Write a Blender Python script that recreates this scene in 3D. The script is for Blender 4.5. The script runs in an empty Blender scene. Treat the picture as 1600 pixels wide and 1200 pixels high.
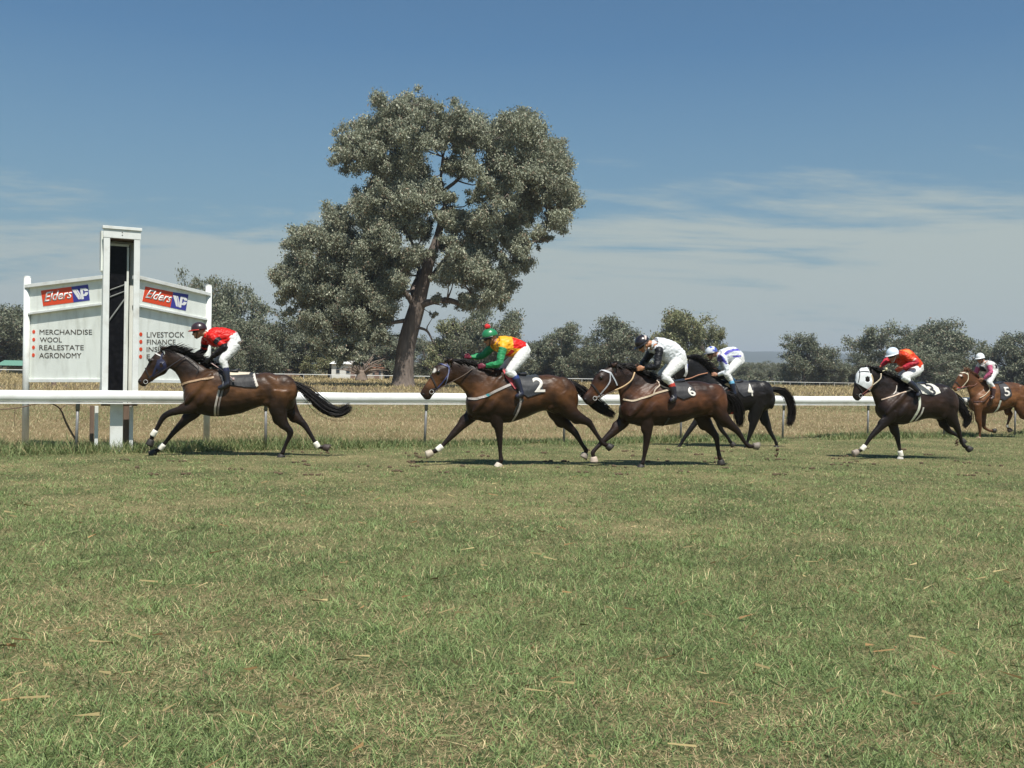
import bpy, bmesh, math, random
import numpy as np
from mathutils import Vector, Matrix, noise
from mathutils.bvhtree import BVHTree
random.seed(7)
RS = np.random.RandomState(11)
R = math.radians
sc = bpy.context.scene
COL = sc.collection

# ------------------------------------------------------------------ camera, sky, sun, exposure
F = 1600.0; CX, CY = 800.0, 600.0            # focal length and centre in pixels of the 1600 px wide photograph
EYE = 1.55
PITCH = math.atan(17.0/F); ROLL = R(1.06)
cam_d = bpy.data.cameras.new('camera'); cam = bpy.data.objects.new('camera', cam_d); COL.objects.link(cam)
cam_d.sensor_width = 36.0; cam_d.lens = 36.0*F/1600.0
cam_d.clip_start = 0.1; cam_d.clip_end = 20000
CAMM = Matrix.Rotation(R(90)-PITCH, 4, 'X') @ Matrix.Rotation(ROLL, 4, 'Z')
cam.matrix_world = Matrix.Translation((0, 0, EYE)) @ CAMM
sc.camera = cam
SUN_EL = R(62); SUN_AZ = math.atan2(0.34, -0.94)     # clockwise from +Y
sun_dir = Vector((math.sin(SUN_AZ)*math.cos(SUN_EL), math.cos(SUN_AZ)*math.cos(SUN_EL), math.sin(SUN_EL)))
ld = bpy.data.lights.new('sun', 'SUN'); ld.energy = 4.2; ld.angle = R(0.5); ld.color = (1.0, 0.95, 0.87)
lo = bpy.data.objects.new('sun', ld); COL.objects.link(lo)
lo.rotation_euler = (-sun_dir).to_track_quat('-Z', 'Y').to_euler()
sc.view_settings.view_transform = 'Standard'; sc.view_settings.look = 'None'
sc.view_settings.exposure = 0.55; sc.view_settings.gamma = 1.0

w = bpy.data.worlds.new('World'); sc.world = w; w.use_nodes = True
nt = w.node_tree; N = nt.nodes; L = nt.links
for n in list(N): N.remove(n)
def nd(tree, t, **k):
    n = tree.nodes.new(t)
    for a, b in k.items(): setattr(n, a, b)
    return n
sky = nd(nt, 'ShaderNodeTexSky', sky_type='NISHITA'); sky.sun_disc = False
sky.sun_elevation = SUN_EL; sky.sun_rotation = SUN_AZ; sky.air_density = 1.0; sky.dust_density = 1.2; sky.ozone_density = 2.0; sky.altitude = 200
tc = nd(nt, 'ShaderNodeTexCoord'); sep = nd(nt, 'ShaderNodeSeparateXYZ'); L.new(tc.outputs['Generated'], sep.inputs[0])
def math_(tree, op, a, b=None, clamp=False):
    m = nd(tree, 'ShaderNodeMath', operation=op); m.use_clamp = clamp
    for i, v in enumerate((a, b)):
        if v is None: continue
        if isinstance(v, (int, float)): m.inputs[i].default_value = v
        else: tree.links.new(v, m.inputs[i])
    return m.outputs[0]
zz = math_(nt, 'MAXIMUM', sep.outputs[2], 0.0)
den = math_(nt, 'ADD', zz, 0.10)
comb = nd(nt, 'ShaderNodeCombineXYZ')
L.new(math_(nt, 'DIVIDE', sep.outputs[0], den), comb.inputs[0]); L.new(math_(nt, 'DIVIDE', sep.outputs[1], den), comb.inputs[1])
mp = nd(nt, 'ShaderNodeMapping'); L.new(comb.outputs[0], mp.inputs[0]); mp.inputs['Scale'].default_value = (0.55, 1.1, 1); mp.inputs['Rotation'].default_value = (0, 0, 0.35); mp.inputs['Location'].default_value = (3.1, 1.7, 0)
n1 = nd(nt, 'ShaderNodeTexNoise'); n1.inputs['Scale'].default_value = 0.9; n1.inputs['Detail'].default_value = 12; n1.inputs['Roughness'].default_value = 0.68; n1.inputs['Distortion'].default_value = 0.5
L.new(mp.outputs[0], n1.inputs['Vector'])
n2 = nd(nt, 'ShaderNodeTexNoise'); n2.inputs['Scale'].default_value = 3.1; n2.inputs['Detail'].default_value = 10; n2.inputs['Roughness'].default_value = 0.6
L.new(mp.outputs[0], n2.inputs['Vector'])
cl = math_(nt, 'ADD', math_(nt, 'MULTIPLY', n1.outputs[0], 0.72), math_(nt, 'MULTIPLY', n2.outputs[0], 0.28))
# more cirrus low down and toward the right, none high overhead
lowm = nd(nt, 'ShaderNodeMapRange'); L.new(zz, lowm.inputs[0]); lowm.inputs[1].default_value = 0.20; lowm.inputs[2].default_value = 0.09; lowm.inputs[3].default_value = -0.16; lowm.inputs[4].default_value = 0.13
rt = math_(nt, 'ADD', math_(nt, 'MULTIPLY', sep.outputs[0], 0.08), 0.02)
cl2 = math_(nt, 'ADD', math_(nt, 'ADD', cl, lowm.outputs[0]), rt)
rmp = nd(nt, 'ShaderNodeMapRange'); rmp.interpolation_type = 'SMOOTHSTEP'; L.new(cl2, rmp.inputs[0]); rmp.inputs[1].default_value = 0.43; rmp.inputs[2].default_value = 0.60; rmp.inputs[3].default_value = 0; rmp.inputs[4].default_value = 0.95
tint = nd(nt, 'ShaderNodeMix', data_type='RGBA', blend_type='MULTIPLY'); tint.inputs[0].default_value = 1.0
L.new(sky.outputs[0], tint.inputs[6]); tint.inputs[7].default_value = (0.43, 0.67, 0.75, 1)
hzm = nd(nt, 'ShaderNodeMapRange'); L.new(zz, hzm.inputs[0]); hzm.inputs[1].default_value = 0.30; hzm.inputs[2].default_value = 0.0; hzm.inputs[3].default_value = 0.0; hzm.inputs[4].default_value = 0.85
hmix = nd(nt, 'ShaderNodeMix', data_type='RGBA'); L.new(hzm.outputs[0], hmix.inputs[0]); L.new(tint.outputs[2], hmix.inputs[6]); hmix.inputs[7].default_value = (1.90, 2.80, 3.05, 1)
mx = nd(nt, 'ShaderNodeMix', data_type='RGBA'); L.new(rmp.outputs[0], mx.inputs[0]); L.new(hmix.outputs[2], mx.inputs[6]); mx.inputs[7].default_value = (3.6, 4.15, 3.95, 1)
bg = nd(nt, 'ShaderNodeBackground'); bg.inputs[1].default_value = 0.085; L.new(mx.outputs[2], bg.inputs[0])
wo = nd(nt, 'ShaderNodeOutputWorld'); L.new(bg.outputs[0], wo.inputs[0])

# ------------------------------------------------------------------ helpers
M3 = CAMM.to_3x3(); EYEV = Vector((0, 0, EYE))
def ray(px, py):
    return M3 @ Vector(((px-CX)/F, (CY-py)/F, -1.0))
def G(px, py):                         # point on the ground seen at a pixel
    d = ray(px, py); t = -EYE/d.z
    return EYEV + d*t
def atY(px, py, Y):                    # point seen at a pixel at a distance Y
    d = ray(px, py); return EYEV + d*(Y/d.y)
class Plane:                           # a vertical plane: local x along it, y away from the viewer, z up
    def __init__(s, P0, psi):
        s.P0 = Vector((P0[0], P0[1], 0)); s.psi = psi
        s.ex = Vector((math.cos(psi), math.sin(psi), 0)); s.n = Vector((-math.sin(psi), math.cos(psi), 0))
    def __call__(s, px, py, lat=0.0):
        d = ray(px, py); t = (lat - (EYEV-s.P0).dot(s.n))/d.dot(s.n)
        p = EYEV + d*t - s.P0
        return Vector((p.dot(s.ex), lat, p.z))
def tag(o, label=None, cat=None, group=None, kind=None):
    if label: o['label'] = label
    if cat: o['category'] = cat
    if group: o['group'] = group
    if kind: o['kind'] = kind
    return o
def empty(name, loc, rz=0.0):
    o = bpy.data.objects.new(name, None); COL.objects.link(o); o.location = loc; o.rotation_euler = (0, 0, rz); o.empty_display_size = 0.2
    return o
def link(name, me, mat=None, parent=None, smooth=True):
    o = bpy.data.objects.new(name, me); COL.objects.link(o)
    if mat is not None:
        for m in (mat if isinstance(mat, (list, tuple)) else [mat]): me.materials.append(m)
    if parent: o.parent = parent
    if smooth and len(me.polygons): me.polygons.foreach_set('use_smooth', [True]*len(me.polygons))
    return o
class MB:
    def __init__(s): s.v = []; s.f = []
    def box(s, c, size, M=None):
        b = len(s.v); x, y, z = [q/2 for q in size]
        for dx, dy, dz in ((-x,-y,-z),(x,-y,-z),(x,y,-z),(-x,y,-z),(-x,-y,z),(x,-y,z),(x,y,z),(-x,y,z)):
            p = Vector((dx, dy, dz)); p = (M @ p) if M else p
            s.v.append(Vector(c)+p)
        for q in ((0,3,2,1),(4,5,6,7),(0,1,5,4),(1,2,6,5),(2,3,7,6),(3,0,4,7)): s.f.append([b+i for i in q])
        return s
    def prism(s, pts, y0, y1):         # polygon in local x-z extruded along y
        b = len(s.v); n = len(pts)
        for p in pts: s.v.append(Vector((p[0], y0, p[1])))
        for p in pts: s.v.append(Vector((p[0], y1, p[1])))
        s.f.append([b+i for i in range(n)]); s.f.append([b+n+i for i in reversed(range(n))])
        for i in range(n): j = (i+1) % n; s.f.append([b+i, b+n+i, b+n+j, b+j])
        return s
    def rings(s, rings, cap=True):
        b = len(s.v); n = len(rings[0])
        for r in rings: s.v.extend(r)
        for k in range(len(rings)-1):
            for i in range(n):
                j = (i+1) % n
                s.f.append([b+k*n+i, b+k*n+j, b+(k+1)*n+j, b+(k+1)*n+i])
        if cap:
            s.f.append([b+i for i in reversed(range(n))]); e = b+(len(rings)-1)*n; s.f.append([e+i for i in range(n)])
        return s
    def tube(s, pts, rad, n=8, sub=1):
        pts = [Vector(p) for p in pts]
        if not hasattr(rad, '__len__'): rad = [rad]*len(pts)
        if sub > 1: pts, rad = smooth_path(pts, rad, sub)
        up = None; rs = []
        for i, p in enumerate(pts):
            t = (pts[min(i+1, len(pts)-1)]-pts[max(i-1, 0)])
            if t.length < 1e-9: t = Vector((0, 0, 1))
            t.normalize()
            if up is None: up = t.orthogonal().normalized()
            up = (up - t*up.dot(t)); up = up.normalized() if up.length > 1e-6 else t.orthogonal().normalized()
            bn = t.cross(up); r = max(rad[i], 1e-4)
            rs.append([p + (up*math.cos(a)+bn*math.sin(a))*r for a in [2*math.pi*k/n for k in range(n)]])
        return s.rings(rs)
    def ell(s, c, ax, n=12, m=8):      # ellipsoid with three axis vectors
        c = Vector(c); ax = [Vector(a) for a in ax]; rs = []
        for k in range(m+1):
            th = math.pi*(0.02+0.96*k/m)
            rs.append([c+ax[2]*math.cos(th)+(ax[0]*math.cos(a)+ax[1]*math.sin(a))*math.sin(th) for a in [2*math.pi*i/n for i in range(n)]])
        return s.rings(rs)
    def mesh(s, name):
        me = bpy.data.meshes.new(name); me.from_pydata([tuple(v) for v in s.v], [], s.f); me.update()
        bm = bmesh.new(); bm.from_mesh(me); bmesh.ops.recalc_face_normals(bm, faces=bm.faces); bm.to_mesh(me); bm.free()
        return me
    def build(s, name, mat, parent=None, smooth=False, bevel=0.0):
        o = link(name, s.mesh(name), mat, parent, smooth)
        if bevel:
            m = o.modifiers.new('bevel', 'BEVEL'); m.width = bevel; m.segments = 2; m.limit_method = 'ANGLE'
        return o
def catmull(P, sub):
    P = [np.array(p, float) for p in P]; out = []
    for i in range(len(P)-1):
        p0 = P[max(i-1, 0)]; p1 = P[i]; p2 = P[i+1]; p3 = P[min(i+2, len(P)-1)]
        for k in range(sub):
            t = k/sub
            out.append(0.5*((2*p1)+(-p0+p2)*t+(2*p0-5*p1+4*p2-p3)*t*t+(-p0+3*p1-3*p2+p3)*t**3))
    out.append(P[-1]); return out
def smooth_path(pts, rad, sub):
    q = catmull([list(p)+[r] for p, r in zip(pts, rad)], sub)
    return [Vector(x[:3]) for x in q], [float(x[3]) for x in q]
def loft(mb, secs, sub=4, n=20, pw=0.9):  # sections: (centre, U, V) half-axis vectors
    q = catmull([list(c)+list(u)+list(v) for c, u, v in secs], sub); rs = []
    for x in q:
        c, u, v = Vector(x[:3]), Vector(x[3:6]), Vector(x[6:9]); ring = []
        for k in range(n):
            a = 2*math.pi*k/n; ca, sa = math.cos(a), math.sin(a)
            ring.append(c+u*math.copysign(abs(ca)**pw, ca)+v*math.copysign(abs(sa)**pw, sa))
        rs.append(ring)
    mb.rings(rs)
def remesh(mb, voxel, smooth=4, fac=0.5):
    me = mb.mesh('tmp'); o = bpy.data.objects.new('tmp', me); COL.objects.link(o)
    m = o.modifiers.new('r', 'REMESH'); m.mode = 'VOXEL'; m.voxel_size = voxel; m.adaptivity = 0
    if smooth:
        s = o.modifiers.new('s', 'SMOOTH'); s.factor = fac; s.iterations = smooth
    dg = bpy.context.evaluated_depsgraph_get(); ev = o.evaluated_get(dg)
    out = bpy.data.meshes.new_from_object(ev)
    bpy.data.objects.remove(o); bpy.data.meshes.remove(me)
    return out
def npmesh(name, V, Fc, nper):
    me = bpy.data.meshes.new(name); V = np.asarray(V, np.float32); Fc = np.asarray(Fc, np.int32)
    me.vertices.add(len(V)); me.vertices.foreach_set('co', V.ravel())
    nf = len(Fc); me.loops.add(nf*nper); me.loops.foreach_set('vertex_index', Fc.ravel())
    me.polygons.add(nf); me.polygons.foreach_set('loop_start', np.arange(nf, dtype=np.int32)*nper)
    me.update(calc_edges=True); return me
def setcol(me, C):
    C = np.asarray(C, np.float32)
    if C.shape[1] == 3: C = np.hstack([C, np.ones((len(C), 1), np.float32)])
    a = me.color_attributes.new('Col', 'FLOAT_COLOR', 'POINT'); a.data.foreach_set('color', C.ravel())
# ---- materials
def mat(name, col=(0.5, 0.5, 0.5), rough=0.6, metal=0.0, attr=False, vary=0.15, vscale=6.0, bump=0.0, bscale=30.0, spec=0.5, sheen=0.0, coat=0.0, trans=0.0, dirt=None, stretch=None):
    m = bpy.data.materials.new(name); m.use_nodes = True; t = m.node_tree; b = t.nodes['Principled BSDF']
    b.inputs['Roughness'].default_value = rough; b.inputs['Metallic'].default_value = metal; b.inputs['Specular IOR Level'].default_value = spec
    if sheen: b.inputs['Sheen Weight'].default_value = sheen
    if coat: b.inputs['Coat Weight'].default_value = coat; b.inputs['Coat Roughness'].default_value = 0.15
    tcn = nd(t, 'ShaderNodeTexCoord'); vec = tcn.outputs['Object']
    if stretch:
        mpn = nd(t, 'ShaderNodeMapping'); mpn.inputs['Scale'].default_value = stretch; t.links.new(vec, mpn.inputs[0]); vec = mpn.outputs[0]
    no = nd(t, 'ShaderNodeTexNoise'); no.inputs['Scale'].default_value = vscale; no.inputs['Detail'].default_value = 8; no.inputs['Roughness'].default_value = 0.6; t.links.new(vec, no.inputs['Vector'])
    mr = nd(t, 'ShaderNodeMapRange'); t.links.new(no.outputs[0], mr.inputs[0]); mr.inputs[1].default_value = 0.3; mr.inputs[2].default_value = 0.7; mr.inputs[3].default_value = 1-vary; mr.inputs[4].default_value = 1+vary
    mu = nd(t, 'ShaderNodeVectorMath', operation='SCALE'); t.links.new(mr.outputs[0], mu.inputs['Scale'])
    if attr:
        at = nd(t, 'ShaderNodeAttribute'); at.attribute_name = 'Col'; t.links.new(at.outputs['Color'], mu.inputs[0])
    else: mu.inputs[0].default_value = col[:3]
    outc = mu.outputs[0]
    if dirt:
        dn = nd(t, 'ShaderNodeTexNoise'); dn.inputs['Scale'].default_value = dirt[1]; dn.inputs['Detail'].default_value = 10; t.links.new(vec, dn.inputs['Vector'])
        dr = nd(t, 'ShaderNodeMapRange'); t.links.new(dn.outputs[0], dr.inputs[0]); dr.inputs[1].default_value = 0.5; dr.inputs[2].default_value = 0.75; dr.inputs[4].default_value = dirt[2]
        dm = nd(t, 'ShaderNodeMix', data_type='RGBA'); t.links.new(dr.outputs[0], dm.inputs[0]); t.links.new(outc, dm.inputs[6]); dm.inputs[7].default_value = tuple(dirt[0])+(1,); outc = dm.outputs[2]
    t.links.new(outc, b.inputs['Base Color'])
    if bump:
        bn = nd(t, 'ShaderNodeTexNoise'); bn.inputs['Scale'].default_value = bscale; bn.inputs['Detail'].default_value = 6; t.links.new(vec, bn.inputs['Vector'])
        bp = nd(t, 'ShaderNodeBump'); bp.inputs['Strength'].default_value = bump; bp.inputs['Distance'].default_value = 0.02; t.links.new(bn.outputs[0], bp.inputs['Height']); t.links.new(bp.outputs[0], b.inputs['Normal'])
    if trans:
        tr = nd(t, 'ShaderNodeBsdfTranslucent'); t.links.new(outc, tr.inputs[0]); ms = nd(t, 'ShaderNodeMixShader'); ms.inputs[0].default_value = trans
        o = t.nodes['Material Output']; t.links.new(b.outputs[0], ms.inputs[1]); t.links.new(tr.outputs[0], ms.inputs[2]); t.links.new(ms.outputs[0], o.inputs[0])
    return m
MAT = dict(
    white_paint=mat('white_paint', (0.72, 0.74, 0.71), 0.45, vary=0.05, vscale=3, dirt=((0.45, 0.42, 0.36), 5, 0.5), bump=0.05),
    panel=mat('panel_paint', (0.78, 0.81, 0.75), 0.55, vary=0.06, vscale=2, dirt=((0.42, 0.43, 0.36), 3, 0.55), stretch=(1.6, 1, .5)),
    rail=mat('rail_plastic', (0.78, 0.79, 0.77), 0.35, vary=0.04, vscale=1.5, dirt=((0.5, 0.48, 0.42), 4, 0.4)),
    steel=mat('galvanised_steel', (0.22, 0.22, 0.22), 0.5, metal=0.3, vary=0.25, vscale=8),
    rustwood=mat('weathered_wood', (0.16, 0.11, 0.08), 0.85, vary=0.35, vscale=10, bump=0.3, stretch=(1, 1, 0.15)),
    glass=mat('dark_glass', (0.006, 0.006, 0.008), 0.3, vary=0.5, vscale=12, spec=0.15, dirt=((0.03, 0.03, 0.03), 9, 0.4)),  # near-black with weak specular: the dark reflection is put into the colour
    reflected_brace=mat('reflected_brace_grey', (0.20, 0.21, 0.20), 0.6),  # grey of the braces mirrored in the glass, given to solid bars
    red=mat('sign_red', (0.72, 0.07, 0.02), 0.5, vary=0.05), blue=mat('sign_blue', (0.045, 0.05, 0.30), 0.5, vary=0.05),
    ink=mat('sign_ink', (0.09, 0.075, 0.06), 0.6, vary=0.1), letter=mat('letter_white', (0.8, 0.8, 0.78), 0.5, vary=0.02),
    coat=mat('horse_coat', rough=0.44, attr=True, vary=0.38, vscale=4, bump=0.40, bscale=12, spec=0.30, sheen=0.0, stretch=(1, 1, 1.4)),
    hair=mat('horse_hair', attr=True, rough=0.5, vary=0.3, vscale=20, spec=0.4),
    hoof=mat('hoof', attr=True, rough=0.6, vary=0.2, vscale=20),
    eye=mat('eye', (0.01, 0.008, 0.006), 0.08, vary=0.1, spec=0.8),
    skin=mat('skin', attr=True, rough=0.5, vary=0.08, vscale=15),
    silk=mat('racing_silk', attr=True, rough=0.48, vary=0.05, vscale=9, bump=0.22, bscale=10, spec=0.3, sheen=0.0, stretch=(2, 1, 0.6)),
    cloth=mat('cloth', attr=True, rough=0.6, vary=0.08, vscale=12, bump=0.3, bscale=22, sheen=0.2, stretch=(2, 1, 0.5)),
    helmet=mat('helmet_shell', attr=True, rough=0.35, vary=0.06, vscale=10, coat=0.3),
    leather=mat('black_leather', (0.014, 0.012, 0.014), 0.35, vary=0.3, vscale=12, bump=0.1),
)
_flat = {}
def flat(c, rough=0.5, name='strap'):
    k = (tuple(c), rough, name)
    if k not in _flat: _flat[k] = mat(name+'_colour', c, rough, vary=0.12, vscale=25)
    return _flat[k]

# ------------------------------------------------------------------ ground
RA = G(122, 706); RB = Plane  # rail line
RAILA = Vector((-7.63, 18.0, 0)); RAILB = Vector((12.16, 28.6, 0))
rdir = (RAILB-RAILA).normalized(); rth = math.atan2(rdir.y, rdir.x); rn = Vector((-rdir.y, rdir.x, 0)); rc = rn.dot(RAILA)
def rail_side(x, y): return x*rn.x+y*rn.y-rc          # metres beyond the near rail
def vnoise(x, y, s, seed=0):                            # smooth value noise, vectorised
    x = np.asarray(x)/s+seed*17.3; y = np.asarray(y)/s+seed*9.1; xi = np.floor(x).astype(int); yi = np.floor(y).astype(int); fx = x-xi; fy = y-yi
    fx = fx*fx*(3-2*fx); fy = fy*fy*(3-2*fy)
    def h(a, b): 
        q = np.sin(a*127.1+b*311.7+seed*74.7)*43758.5453; return q-np.floor(q)
    return (h(xi, yi)*(1-fx)+h(xi+1, yi)*fx)*(1-fy)+(h(xi, yi+1)*(1-fx)+h(xi+1, yi+1)*fx)*fy
def ground_mat():
    m = bpy.data.materials.new('ground_soil_and_grass'); m.use_nodes = True; t = m.node_tree; b = t.nodes['Principled BSDF']; b.inputs['Roughness'].default_value = 0.95; b.inputs['Specular IOR Level'].default_value = 0.1
    g = nd(t, 'ShaderNodeNewGeometry'); s = nd(t, 'ShaderNodeSeparateXYZ'); t.links.new(g.outputs['Position'], s.inputs[0])
    side = math_(t, 'SUBTRACT', math_(t, 'ADD', math_(t, 'MULTIPLY', s.outputs[0], rn.x), math_(t, 'MULTIPLY', s.outputs[1], rn.y)), rc)
    def nz(sc_, det=6, stretch=(1, 1, 1)):
        mp_ = nd(t, 'ShaderNodeMapping'); mp_.inputs['Scale'].default_value = stretch; t.links.new(g.outputs['Position'], mp_.inputs[0])
        n = nd(t, 'ShaderNodeTexNoise'); n.inputs['Scale'].default_value = sc_; n.inputs['Detail'].default_value = det; n.inputs['Roughness'].default_value = 0.65; t.links.new(mp_.outputs[0], n.inputs['Vector']); return n.outputs[0]
    def ramp(v, stops):
        r = nd(t, 'ShaderNodeValToRGB'); e = r.color_ramp.elements
        e[0].position, e[0].color = stops[0][0], tuple(stops[0][1])+(1,); e[1].position, e[1].color = stops[-1][0], tuple(stops[-1][1])+(1,)
        for p, c in stops[1:-1]: q = e.new(p); q.color = tuple(c)+(1,)
        t.links.new(v, r.inputs[0]); return r.outputs[0]
    def mixc(f, a, c):
        x = nd(t, 'ShaderNodeMix', data_type='RGBA'); t.links.new(f, x.inputs[0]); t.links.new(a, x.inputs[6]); t.links.new(c, x.inputs[7]); return x.outputs[2]
    fine = nz(34, 8); big = nz(0.55, 5)
    mixn = math_(t, 'ADD', math_(t, 'MULTIPLY', fine, 0.65), math_(t, 'MULTIPLY', big, 0.35))
    turf = ramp(mixn, [(0.32, (0.035, 0.045, 0.02)), (0.46, (0.085, 0.10, 0.042)), (0.55, (0.21, 0.185, 0.09)), (0.68, (0.36, 0.28, 0.16))])
    f2 = nz(9, 9, (0.6, 1, 1)); b2 = nz(0.12, 5, (0.6, 1, 1))
    m2 = math_(t, 'ADD', math_(t, 'MULTIPLY', f2, 0.55), math_(t, 'MULTIPLY', b2, 0.45))
    dry = ramp(m2, [(0.33, (0.075, 0.075, 0.030)), (0.45, (0.155, 0.125, 0.060)), (0.56, (0.235, 0.18, 0.095)), (0.7, (0.33, 0.26, 0.14))])
    wob = math_(t, 'ADD', side, math_(t, 'MULTIPLY', math_(t, 'SUBTRACT', nz(0.9, 4), 0.5), 1.6))
    mr = nd(t, 'ShaderNodeMapRange'); mr.interpolation_type = 'SMOOTHSTEP'; t.links.new(wob, mr.inputs[0]); mr.inputs[1].default_value = -0.2; mr.inputs[2].default_value = 1.4
    c = mixc(mr.outputs[0], turf, dry)
    # a dusty track far across the field
    strip = math_(t, 'ABSOLUTE', math_(t, 'SUBTRACT', math_(t, 'ADD', side, math_(t, 'MULTIPLY', nz(0.05, 2), 8)), 66))
    sr = nd(t, 'ShaderNodeMapRange'); t.links.new(strip, sr.inputs[0]); sr.inputs[1].default_value = 9; sr.inputs[2].default_value = 5
    trk = ramp(nz(1.5, 6), [(0.3, (0.10, 0.075, 0.05)), (0.7, (0.20, 0.16, 0.11))])
    c = mixc(sr.outputs[0], c, trk)
    t.links.new(c, b.inputs['Base Color'])
    bp = nd(t, 'ShaderNodeBump'); bp.inputs['Strength'].default_value = 0.6; bp.inputs['Distance'].default_value = 0.03; t.links.new(fine, bp.inputs['Height']); t.links.new(bp.outputs[0], b.inputs['Normal'])
    return m
mb = MB(); mb.v = [Vector(p) for p in ((-6000, -200, 0), (6000, -200, 0), (6000, 9000, 0), (-6000, 9000, 0))]; mb.f = [[0, 1, 2, 3]]
tag(mb.build('ground', ground_mat()), kind='structure')
def hill(name, Y, x0, x1, hfun, depth, col):
    mbh = MB(); n = 120; rows = 8
    for j in range(rows+1):
        for i in range(n+1):
            x = x0+(x1-x0)*i/n; q = j/rows; e = min(1, min(i, n-i)/(n*0.12)); e = e*e*(3-2*e)
            z = hfun(x)*math.sin(q*math.pi/2)*e+noise.noise(Vector((x*0.004, q*4, Y)))*10*q*e-2
            mbh.v.append(Vector((x, Y+depth*q, z)))
    for j in range(rows):
        for i in range(n):
            a = j*(n+1)+i; mbh.f.append([a, a+1, a+n+2, a+n+1])
    o = mbh.build(name, col, None, True); tag(o, kind='structure')
hm = mat('hill_pasture', (0.16, 0.15, 0.085), 0.95, vary=0.3, vscale=0.004, spec=0.05, dirt=((0.035, 0.05, 0.022), 0.012, 1.0))
hill('hills', 1900, -400, 1900, lambda x: 38+10*math.sin(x*0.004+1)+5*math.sin(x*0.013), 700, hm)
hill('hills', 3200, -1200, 3600, lambda x: 112+14*math.sin(x*0.0017+0.5)+5*math.sin(x*0.006), 1500, mat('hill_forest', (0.05, 0.065, 0.04), 0.95, vary=0.3, vscale=0.003, spec=0.05))

# ------------------------------------------------------------------ grass
def blades(name, X, Y, h, wd, lean, colr, tipc=1.25, z0=None):
    n = len(X); ang = RS.rand(n)*2*np.pi; la = RS.rand(n)*2*np.pi
    h = h*(0.55+0.9*RS.rand(n)); wd = wd*(0.7+0.6*RS.rand(n)); ln = lean*(0.3+1.1*RS.rand(n))
    dx = np.cos(la); dy = np.sin(la); wx = np.cos(ang)*wd/2; wy = np.sin(ang)*wd/2
    V = np.zeros((n, 5, 3), np.float32)
    for k, (q, ws) in enumerate(((0, 1), (0.55, 0.8))):
        off = h*ln*q*(0.6+0.4*q); zz_ = h*q*np.sqrt(np.clip(1-(0.55*ln)**2, 0.06, 1))
        for sgn, i in ((-1, 2*k), (1, 2*k+1)):
            V[:, i, 0] = X+dx*off+sgn*wx*ws; V[:, i, 1] = Y+dy*off+sgn*wy*ws; V[:, i, 2] = zz_
    off = h*ln; V[:, 4, 0] = X+dx*off; V[:, 4, 1] = Y+dy*off; V[:, 4, 2] = h*np.sqrt(np.clip(1-(0.85*ln)**2, 0.03, 1))
    b = (np.arange(n)*5)[:, None]
    T = np.concatenate([b+np.array([[0, 1, 3]]), b+np.array([[0, 3, 2]]), b+np.array([[2, 3, 4]])], 0)
    me = npmesh(name, V.reshape(-1, 3), T, 3)
    C = np.repeat(colr[:, None, :], 5, 1); C[:, 4, :] *= tipc; setcol(me, C.reshape(-1, 3)); return me
def gcol(n, pal, wts, X=None, Y=None, jit=0.5):
    pal = np.array(pal); w_ = np.array(wts, float)
    if w_.ndim == 1: w_ = np.tile(w_, (n, 1))
    w_ = w_/w_.sum(1, keepdims=True); c = np.cumsum(w_, 1); r = RS.rand(n)[:, None]; idx = (r > c).sum(1).clip(0, len(pal)-1)
    return pal[idx]*(1-jit/2+jit*RS.rand(n, 1))
def wedge(n, y0, y1, pad, power=1.0):   # random ground points in the viewed wedge, denser near
    u = RS.rand(n); k = power
    Yv = (y0**(2-k)+(y1**(2-k)-y0**(2-k))*u)**(1/(2-k)) if abs(2-k) > 1e-3 else y0*(y1/y0)**u
    Xv = (RS.rand(n)*2-1)*(Yv*0.53+pad); return Xv, Yv
PALG = [(0.165, 0.235, 0.080), (0.250, 0.330, 0.130), (0.58, 0.47, 0.26), (0.37, 0.245, 0.145), (0.055, 0.082, 0.030)]
X, Y = wedge(500000, 3.3, 34.0, 1.0, 1.7)
keep = rail_side(X, Y) < 0.4; X, Y = X[keep], Y[keep]; far = 1+np.clip((Y-6)/13, 0, 1.6)
g1 = vnoise(X, Y, 0.55, 1)*0.5+vnoise(X, Y, 0.17, 2)*0.5; g2 = vnoise(X, Y, 2.3, 3)
gr = np.clip((g1*0.62+g2*0.38-0.33)/0.27, 0, 1)
wt = np.stack([0.22+0.32*gr, 0.08+0.30*gr, 0.30-0.22*gr, 0.30-0.27*gr, 0.20+0.12*gr], 1)
me = blades('turf_grass', X, Y, (0.028+0.036*gr)*np.clip(1.25-Y/26, .6, 1), 0.0031*far, 1.5, gcol(len(X), PALG, wt)*(0.46+0.98*(vnoise(X, Y, 0.30, 12)*.45+vnoise(X, Y, 0.10, 14)*.55))[:, None])
grassm = mat('grass_blades', attr=True, rough=0.6, vary=0.05, vscale=3, spec=0.25, trans=0.12)
tag(link('turf_grass', me, grassm, None, False), kind='stuff')
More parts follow.
